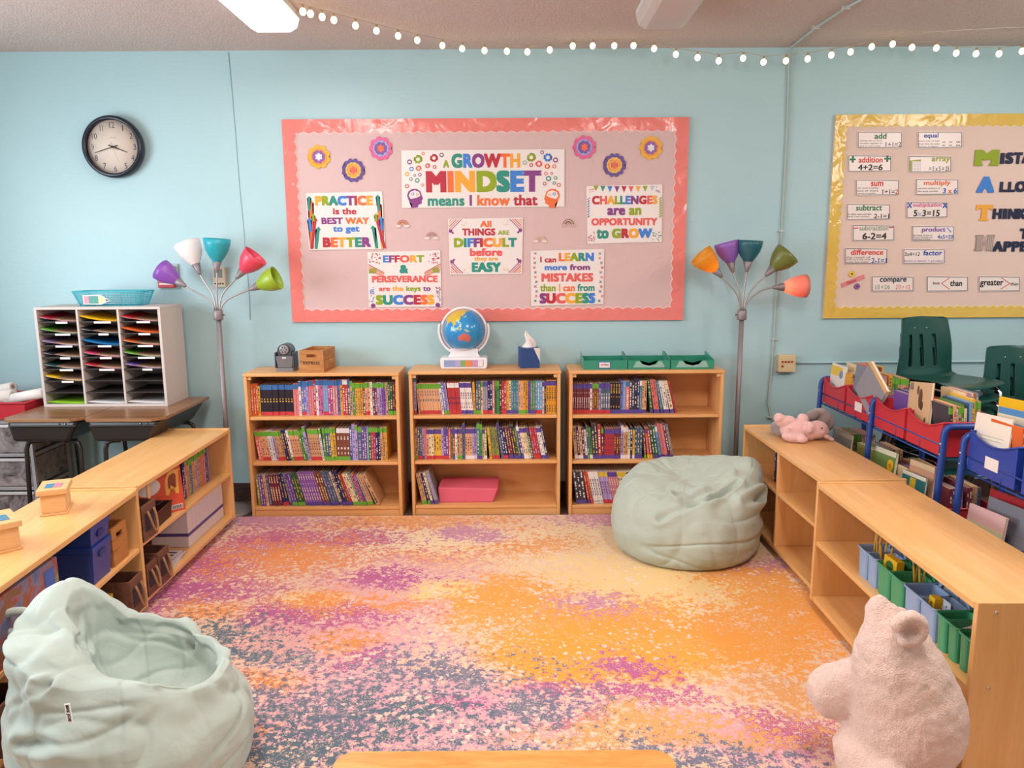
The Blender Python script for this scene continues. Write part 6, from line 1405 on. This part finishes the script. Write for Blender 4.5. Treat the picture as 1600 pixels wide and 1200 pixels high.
def beanL():
    C0 = Vector((-1.165, 2.13, 0)); t = thing('beanbag', 'mint green beanbag with a hollow seat and a black and white tag, left foreground', 'beanbag', T(*C0), 'two beanbag chairs on the rug')
    NU, NV = 280, 190
    ZR = [(0, .345), (45, .365), (90, .40), (118, .47), (145, .57), (170, .59), (195, .545), (220, .505), (245, .465), (280, .43), (320, .385)]
    RO = [(0, .84), (45, .84), (90, .82), (120, .82), (150, .89), (180, .94), (210, .93), (240, .82), (280, .64), (320, .73)]
    RR = [(0, .84), (45, .84), (90, .82), (120, .80), (148, .80), (170, .74), (190, .60), (215, .50), (245, .50), (280, .56), (320, .70)]
    FD = foldset(C0, [([(100, 972, 2.12), (150, 1005, 2.08), (200, 1040, 2.04), (235, 1062, 2.0)], .013, .020), ([(118, 930, 2.25), (132, 965, 2.25), (131, 1020, 2.2)], .012, .016), ([(40, 975, 2.0), (85, 1020, 1.93), (110, 1050, 1.88), (112, 1080, 1.85)], .014, .022),
        ([(100, 1030, 1.9), (170, 1065, 1.85), (240, 1075, 1.82)], .012, .014), ([(45, 1100, 1.85), (60, 1075, 1.88), (85, 1055, 1.9)], .012, .016), ([(130, 1140, 1.78), (185, 1150, 1.74), (240, 1140, 1.74)], .014, .012), ([(262, 1150, 1.76), (300, 1135, 1.78), (340, 1120, 1.84)], .014, .010),
        ([(35, 1160, 1.86), (90, 1172, 1.8), (140, 1170, 1.76)], .013, .012), ([(240, 1075, 1.82), (247, 1110, 1.79), (270, 1150, 1.76)], .008, .012), ([(103, 1080, 1.85), (127, 1140, 1.79), (135, 1195, 1.75)], .007, .010), ([(290, 985, 2.4), (300, 1003, 2.36), (286, 1035, 2.3)], .012, .018), ([(335, 1050, 2.05), (310, 1062, 1.95), (285, 1090, 1.84)], .012, .012)])
    def fn(u, v):
        a = 2*PI*u; d = math.atan2(math.sin(a-R(157)), math.cos(a-R(157))); w_ = math.exp(-(d/.5)**2)
        R0 = .318*(1+.02*math.cos(2*(a-.6))); zr = cyc(ZR, a)+.008*math.sin(5*a+.6); rr = cyc(RR, a); ro = cyc(RO, a)
        if v < .10: r = R0*.84*(v/.10); z = .009
        elif v < .60:
            s = (v-.10)/.50
            r = R0*(cat([(0, .84), (.06, .93), (.18, 1.01), (.42, 1.05), (.65, 1.0), (.85, .90), (1, .80)], s)*(1-sstep(.5, 1, s))+ (ro+.02+(1.0-ro)*(1-s)*1.1)*sstep(.5, 1, s))
            z = zr*cat([(0, .02), (.06, .055), (.18, .17), (.42, .44), (.65, .69), (.85, .91), (1, .985)], s)
        elif v < .70:
            s = (v-.60)/.10; an = s*PI/2
            r = R0*((ro+.02)*(1-s)+(rr-.11)*s); z = zr*(.985+.03*math.sin(s*PI))-.012*s
        else:
            s = min(1, (v-.70)/.30)
            r = R0*(rr-.11)*(1-s**1.8)**.9 if s < 1 else 0
            z = (zr*.985-.012)*(1-s)**2.2 + .215*(1-(1-s)**2.2)
        r = max(r, 0)
        k = sstep(.6, .95, v)
        x = r*math.cos(a)+.01*k; y = r*math.sin(a)+.03*k
        p = Vector((x, y, z)); n = Vector((math.cos(a), math.sin(a), .9*sstep(.35, .6, v))).normalized()
        if v > .72: n = Vector((-math.cos(a)*.7, -math.sin(a)*.7, .8)).normalized()
        fl = sstep(.10, .18, v); off = 0
        da = abs(((a-R(20))/(2*PI)*8+.5) % 1-.5)*2*PI/8*max(r, .08)
        off += -.005*math.exp(-(da/.005)**2)+.007*(abs(math.sin((a-R(20))*4))-.6)
        off += .012*nz(p, 7, 4)+.006*nz(p, 17, 1)+foldoff(p, FD)+.010*crease(p, (3.0, 3.0, 11), 5, 3)+.009*crease(p, (6, 2.5, 6), 5, 9)+.007*crease(p, (3, 7, 4), 6, 17)
        if v < .64: off += .006*max(-.3, ridge((p.x*2.2+p.y, p.y*2, p.z*8+p.x*2), 1.6, 9))*sstep(.15, .3, v)
        else: off += .008*ridge((p.x*2, p.y*2, p.z*2), 3.2, 6)
        q = p+n*off*fl; q.z = max(q.z, .0095)
        return q
    b = MB(); b.grid(fn, NU, NV, closed_u=True)
    finish(b, 'bag_body', M['mint'], t, None, 0)
    # tag and pull loop
    tp = thing_tag(t, Vector(atY(113, 1113, 1.79))-C0+Vector((0, -.012, 0)), R(-20), 'black')
    lp = MB(); q0 = Vector(atY(34, 970, 2.24))-C0
    pth = [q0+Vector((x, 0, z)) for x, z in ((.05, .005), (.02, .030), (-.02, .032), (-.055, .018), (-.07, -.01), (-.05, -.035), (-.01, -.045), (.03, -.05))]
    sm = []
    for i in range(len(pth)-1):
        P0, P1, P2, P3 = pth[max(0, i-1)], pth[i], pth[i+1], pth[min(len(pth)-1, i+2)]
        for k in range(5): f = k/5; sm.append(.5*(2*P1+(P2-P0)*f+(2*P0-5*P1+4*P2-P3)*f*f+(3*P1-P0-3*P2+P3)*f**3))
    lp.tube(sm, .013, 10); lp.build('pull_loop', M['mint'], t)
    return t
def thing_tag(t, p, yaw, col):
    m = T(*p) @ RZ(yaw) @ RY(R(-14)) @ RX(R(-6))
    o = MB().box(-.010, .010, -.003, 0, -.018, .030).build('sewn_tag', flat('#e9e6e2', .6), t, .0005, mat=m)
    l = letters('tag_lettering', 'BIG JOE', -.016, .026, -.006, .007, -.0032, 'K', t, .03)
    l.matrix_basis = m @ T(0, -.0036, .006) @ RY(R(90)) 
    return o
bL = beanL()

# right beanbag: slumped round bag with fabric folded across the seat
def beanR():
    C0 = Vector((.955, 3.98, 0)); t = thing('beanbag', 'sage green beanbag slumped in front of the right bookcase', 'beanbag', T(*C0), 'two beanbag chairs on the rug')
    NU, NV = 260, 180
    def on(u, v, y): return Vector(atY(u, v, y))-C0
    # fold lines in the photograph's seat, as real creases on the bag's upper front
    folds = [([(1058, 776, 3.76), (1092, 762, 3.80), (1136, 735, 3.90)], .016, .040), ([(1045, 775, 3.76), (1062, 748, 3.90), (1080, 722, 4.1)], .012, .014), ([(1042, 772, 3.76), (1046, 742, 3.9)], .010, .010),
             ([(1100, 800, 3.70), (1112, 786, 3.73), (1150, 762, 3.84)], .014, .022), ([(1030, 812, 3.68), (1060, 800, 3.69), (1105, 784, 3.72)], .014, .010), ([(1155, 792, 3.74), (1178, 782, 3.8), (1196, 775, 3.85)], .018, .028), ([(985, 795, 3.72), (1010, 788, 3.7), (1030, 785, 3.7)], .018, .008)]
    FD = foldset(C0, folds)
    ZT = [(0, .475), (45, .475), (90, .465), (135, .445), (180, .395), (225, .35), (270, .345), (315, .385)]
    def fn(u, v):
        a = 2*PI*u
        R0 = .380*(1+.025*math.cos(2*(a-.2)))
        right = math.exp(-((math.atan2(math.sin(a-R(8)), math.cos(a-R(8))))/.5)**2)
        zt = cyc(ZT, a)
        if v < .10: r = R0*.86*(v/.10); z = .009
        elif v < .58:
            s = (v-.10)/.48
            r = R0*cat([(0, .86), (.06, .94), (.18, 1.01), (.42, 1.045), (.68, 1.0), (.86, .91), (1, .80)], s)
            z = zt*cat([(0, .02), (.06, .055), (.18, .16), (.42, .42), (.68, .70), (.86, .88), (1, .97)], s)
        else:
            s = min(1, (v-.58)/.42); r = R0*.80*(1-s); q = sstep(0, 1, s)
            z = zt*(.97+.03*math.sin(min(1, s*3)*PI/2))*(1-q)+.395*q
        x = r*math.cos(a); y = r*math.sin(a)
        k = right*sstep(.36, .54, v)*(1-sstep(.60, .76, v)); x += .055*k; z += .030*k
        x -= .045*right*math.exp(-((v-.36)/.035)**2)
        p = Vector((x, y, z)); n = Vector((math.cos(a), math.sin(a), sstep(.3, .6, v)*2.2)).normalized() if v > .10 else Vector((0, 0, -1))
        fl = sstep(.10, .18, v)
        da = abs(((a-R(-62))/(2*PI)*8+.5) % 1-.5)*2*PI/8*max(r, .08)
        off = -.005*math.exp(-(da/.005)**2)*(1-sstep(.8, .95, v))
        off += .006*(abs(math.sin((a-R(-62))*4))-.5)*(1-sstep(.7, .9, v))
        off += .010*nz(p, 6, 3) + .006*nz(p, 14, 5)+foldoff(p, FD, 2.4)+.010*crease(p, (2.2, 2.2, 9), 6, 5)+.008*crease(p, (4, 7, 3), 5, 12)
        if v < .6: off += .005*ridge((p.x*2, p.y*2, p.z*7), 2.0, 6)*sstep(-.3, .6, math.cos(a-R(-10)))
        else: off += .008*max(0, ridge((p.x*2.0-p.y, p.y*1.5+p.x*2.5, 1), 2.4, 2))
        q = p+n*off*fl; q.z = max(q.z, .0095)
        return q
    b = MB(); b.grid(fn, NU, NV, closed_u=True)
    finish(b, 'bag_body', M['sage'], t, None, 0)
    return t
bR = beanR()

# ================================================================== plush animals
def blobs(name, parts, mat_, parent, voxel=.008, smooth=8, disp=.004, dscale=.03, inv=None):
    b = MB()
    for p in parts:
        c, r = p[0], p[1]; rot = p[2] if len(p) > 2 else None
        b.ball(c, r, 0, 4, inv, rot)
    o = b.build(name, mat_, None)
    m = o.modifiers.new('remesh', 'REMESH'); m.mode = 'VOXEL'; m.voxel_size = voxel; m.use_smooth_shade = True
    s = o.modifiers.new('smooth', 'SMOOTH'); s.factor = .6; s.iterations = smooth
    dg = bpy.context.evaluated_depsgraph_get(); dg.update()
    me = bpy.data.meshes.new_from_object(o.evaluated_get(dg)); old = o.data; o.modifiers.clear(); o.data = me; bpy.data.meshes.remove(old); me.name = name
    nr = [Vector(v.normal) for v in me.vertices]
    for v, n in zip(me.vertices, nr):
        d = disp*(noise.noise(v.co/dscale)+.6*noise.noise(v.co/(dscale*.35)))
        v.co += n*d
    for f in me.polygons: f.use_smooth = True
    if not me.materials: me.materials.append(mat_)
    o.parent = parent; return o
def rot_to(d): return Vector(d).normalized().to_track_quat('Z', 'Y').to_matrix()
# big cream bear, slumped forward beside the right cabinet
BO = Vector((1.13, 2.12, 0)); t = thing('plush_bear', 'large cream pink plush polar bear sitting on the rug beside the caddy shelf', 'plush toy', T(*BO))
def bp(u, v, y): return Vector(atY(u, v, y))-BO
parts = [(bp(1420, 1120, 2.05)+Vector((0, 0, 0)), (.155, .150, .205)),
         (bp(1412, 1062, 2.05), (.125, .13, .14), rot_to((.25, 0, 1))),
         (bp(1398, 1012, 2.07), (.102, .105, .11)),
         (bp(1388, 985, 2.08), (.066, .074, .085), rot_to((-.3, -.1, 1))),
         (bp(1378, 965, 2.09), (.038, .045, .075), rot_to((-.25, .1, 1))),
         (bp(1374, 953, 2.10), (.026, .03, .034)),
         (Vector((.005, -.06, .10)), (.165, .15, .12)),
         # arm reaching forward-left and resting on its paw
         (bp(1352, 1060, 2.12), (.07, .07, .11), rot_to((-1, .3, -.35))),
         (bp(1325, 1072, 2.16), (.075, .078, .10), rot_to((-1, .3, -.35))),
         (bp(1303, 1080, 2.19), (.082, .082, .085)),
         # hind leg towards the camera
         (Vector((-.07, -.20, .065)), (.075, .11, .068), rot_to((-.5, -1, .1))), (Vector((-.11, -.28, .06)), (.062, .062, .062))]
parts += [(bp(1404, 1085, 2.06), (.135, .13, .26), rot_to((-.18, .02, 1))), (bp(1365, 1052, 2.10), (.07, .075, .075))]
body = blobs('body', parts, M['bear'], t, .008, 26, .005, .045)
ez = bp(1420, 990, 1.975)
ear = [(ez+Vector((.0, 0, .014))+Vector((.037*math.cos(R(a)), .0, .037*math.sin(R(a)))), (.0175, .020, .0175)) for a in range(-110, 175, 12)] + [(ez+Vector((-.004, .022, .012)), (.038, .012, .038))]
blobs('ear', ear, M['bear'], t, .006, 3, .002, .02)
e2 = bp(1404, 968, 2.19)
blobs('ear', [(e2+Vector((0, .01, .0))+Vector((.026*math.cos(R(a)), .0, .026*math.sin(R(a)))), (.013, .014, .013)) for a in range(-30, 215, 16)], M['bear'], t, .006, 3, .002, .02)
blkp = flat('#241d1f', .25, .5, name='dark_bead')
MB().ball(bp(1378, 957, 2.10)+Vector((0, .044, .0)), (.014, .010, .010), 0, 2).build('nose', blkp, t)
for dx in (-.018, .030): MB().ball(bp(1388, 978, 2.08)+Vector((dx, .076-abs(dx)*.25, .0)), .008, 0, 2).build('eye', blkp, t)

# small plush animals on the right cabinet
def pp(u, v, y): return Vector(atY(u, v, y))
k = 1/284
O = pp(1250, 690, 4.02); O.z = .6005
t = thing('plush_pig', 'small pink plush animal lying on its back on the right cabinet', 'plush toy', T(*O)); inv = T(*-O)
Y = 4.02
o = blobs('body', [(pp(1243, 672, Y), (24*k, .055, 17*k)), (pp(1262, 674, Y), (18*k, .05, 15*k)), (pp(1277, 671, Y), (16*k, .055, 14*k)), (pp(1288, 674, Y), (7*k, .03, 8*k)),
          (pp(1227, 658, Y), (15*k, .032, 8*k), rot_to((0, 0, 1)) @ Matrix.Rotation(R(15), 3, 'Y')), (pp(1217, 653, Y), (8*k, .032, 8*k)), (pp(1254, 655, Y), (9*k, .03, 9*k)), (pp(1238, 684, Y-.05), (17*k, .035, 7*k), Matrix.Rotation(R(12), 3, 'Y')), (pp(1253, 686, Y-.07), (9*k, .03, 6.5*k)), (pp(1265, 668, Y-.05), (6*k, .025, 10*k))], M['pig'], t, .006, 5, .0015, .02, inv)
blobs('ear', [(pp(1292, 682, Y-.03), (7*k, .014, 3.5*k), Matrix.Rotation(R(25), 3, 'Y')), (pp(1299, 686, Y-.035), (5*k, .012, 3*k), Matrix.Rotation(R(25), 3, 'Y'))], M['pig'], t, .004, 3, .001, .02, inv)
MB().ball(pp(1284, 669, Y-.052), .005, 0, 2, inv).build('eye', blkp, t)
b = MB(); q = pp(1233, 672, Y-.058); b.tube([q+Vector((x, 0, z)) for x, z in ((-.012, .006), (-.004, .012), (.006, .008), (.008, -.004), (0, -.010), (-.004, -.004))], .0025, 6, mat=inv); b.build('bow', flat('#e9b3b8', .8), t)
O = pp(1250, 672, 4.2); O.z = .6005
t = thing('plush_elephant', 'grey plush animal lying behind the pink one on the right cabinet', 'plush toy', T(*O)); inv = T(*-O)
Y = 4.17
blobs('body', [(pp(1212, 668, Y-.03), (9*k, .035, 10*k)), (pp(1221, 672, Y-.06), (10*k, .035, 10*k)), (pp(1238, 668, Y), (20*k, .055, 15*k)), (pp(1262, 664, Y), (22*k, .06, 16*k)), (pp(1283, 655, Y), (17*k, .06, 15*k)), (pp(1277, 647, Y), (15*k, .05, 9*k), Matrix.Rotation(R(-18), 3, 'Y')), (pp(1293, 660, Y), (9*k, .05, 14*k))], M['elephant'], t, .006, 5, .0015, .02, inv)
blobs('ear', [(pp(1270, 648, Y-.06), (12*k, .012, 8*k), Matrix.Rotation(R(-20), 3, 'Y'))], M['elephant'], t, .004, 3, .001, .02, inv)

# ================================================================== foreground table edge
t = thing('wooden_table', 'golden wood low table whose rounded far edge shows at the bottom of the frame', 'table', T(-.022, 1.28, 0))
MB().plate(rrect(-.375, .375, -.26, .262, .045, 8), .478, .50).build('tabletop', M['table'], t, .005)
bx('apron', M['table'], (-.31, .31, .185, .203, .41, .4775), t, .002); bx('apron', M['table'], (-.31, .31, -.203, -.185, .41, .4775), t, .002)
for sx in (-1, 1):
    bx('apron', M['table'], (sx*.32-.009, sx*.32+.009, -.18, .18, .41, .4775), t, .002)
    for sy in (-1, 1): MB().box(sx*.32-.02, sx*.32+.02, sy*.205-.02, sy*.205+.02, .009, .4775).build('leg', M['table'], t, .004)

# labels: fail loudly in the console only

# the slimmest spines beyond the 300 largest become one object of shelf filler
bks = [o for o in COL.objects if o.name.split('.')[0] == 'book']
def spine_size(o):
    b_ = o.bound_box; k_ = (b_[6][0]-b_[0][0])*(b_[6][2]-b_[0][2])
    g_ = o.get('group', ''); return k_*(.7 if 'bottom shelf of the right' in g_ else .5 if 'far right unit' in g_ else 1)
bks.sort(key=spine_size); rest = bks[:max(0, len(bks)-300)]
if rest:
    bm = bmesh.new(); mats = []
    for o in rest:
        idx = []
        for m in o.data.materials:
            if m not in mats: mats.append(m)
            idx.append(mats.index(m))
        n0 = len(bm.verts); f0 = len(bm.faces); bm.from_mesh(o.data); bm.verts.ensure_lookup_table(); bm.faces.ensure_lookup_table()
        bmesh.ops.transform(bm, matrix=o.matrix_basis, verts=bm.verts[n0:])
        for f in bm.faces[f0:]: f.material_index = idx[f.material_index]
        bpy.data.objects.remove(o)
    me = bpy.data.meshes.new('slim_books'); bm.to_mesh(me); bm.free()
    for m in mats: me.materials.append(m)
    o = bpy.data.objects.new('slim_books', me); COL.objects.link(o)
    tag(o, 'the slimmest books, scattered in among the other books on the shelves', 'books', None, 'stuff')
print('BOOKS', nbook[0], len(bks), len(rest))
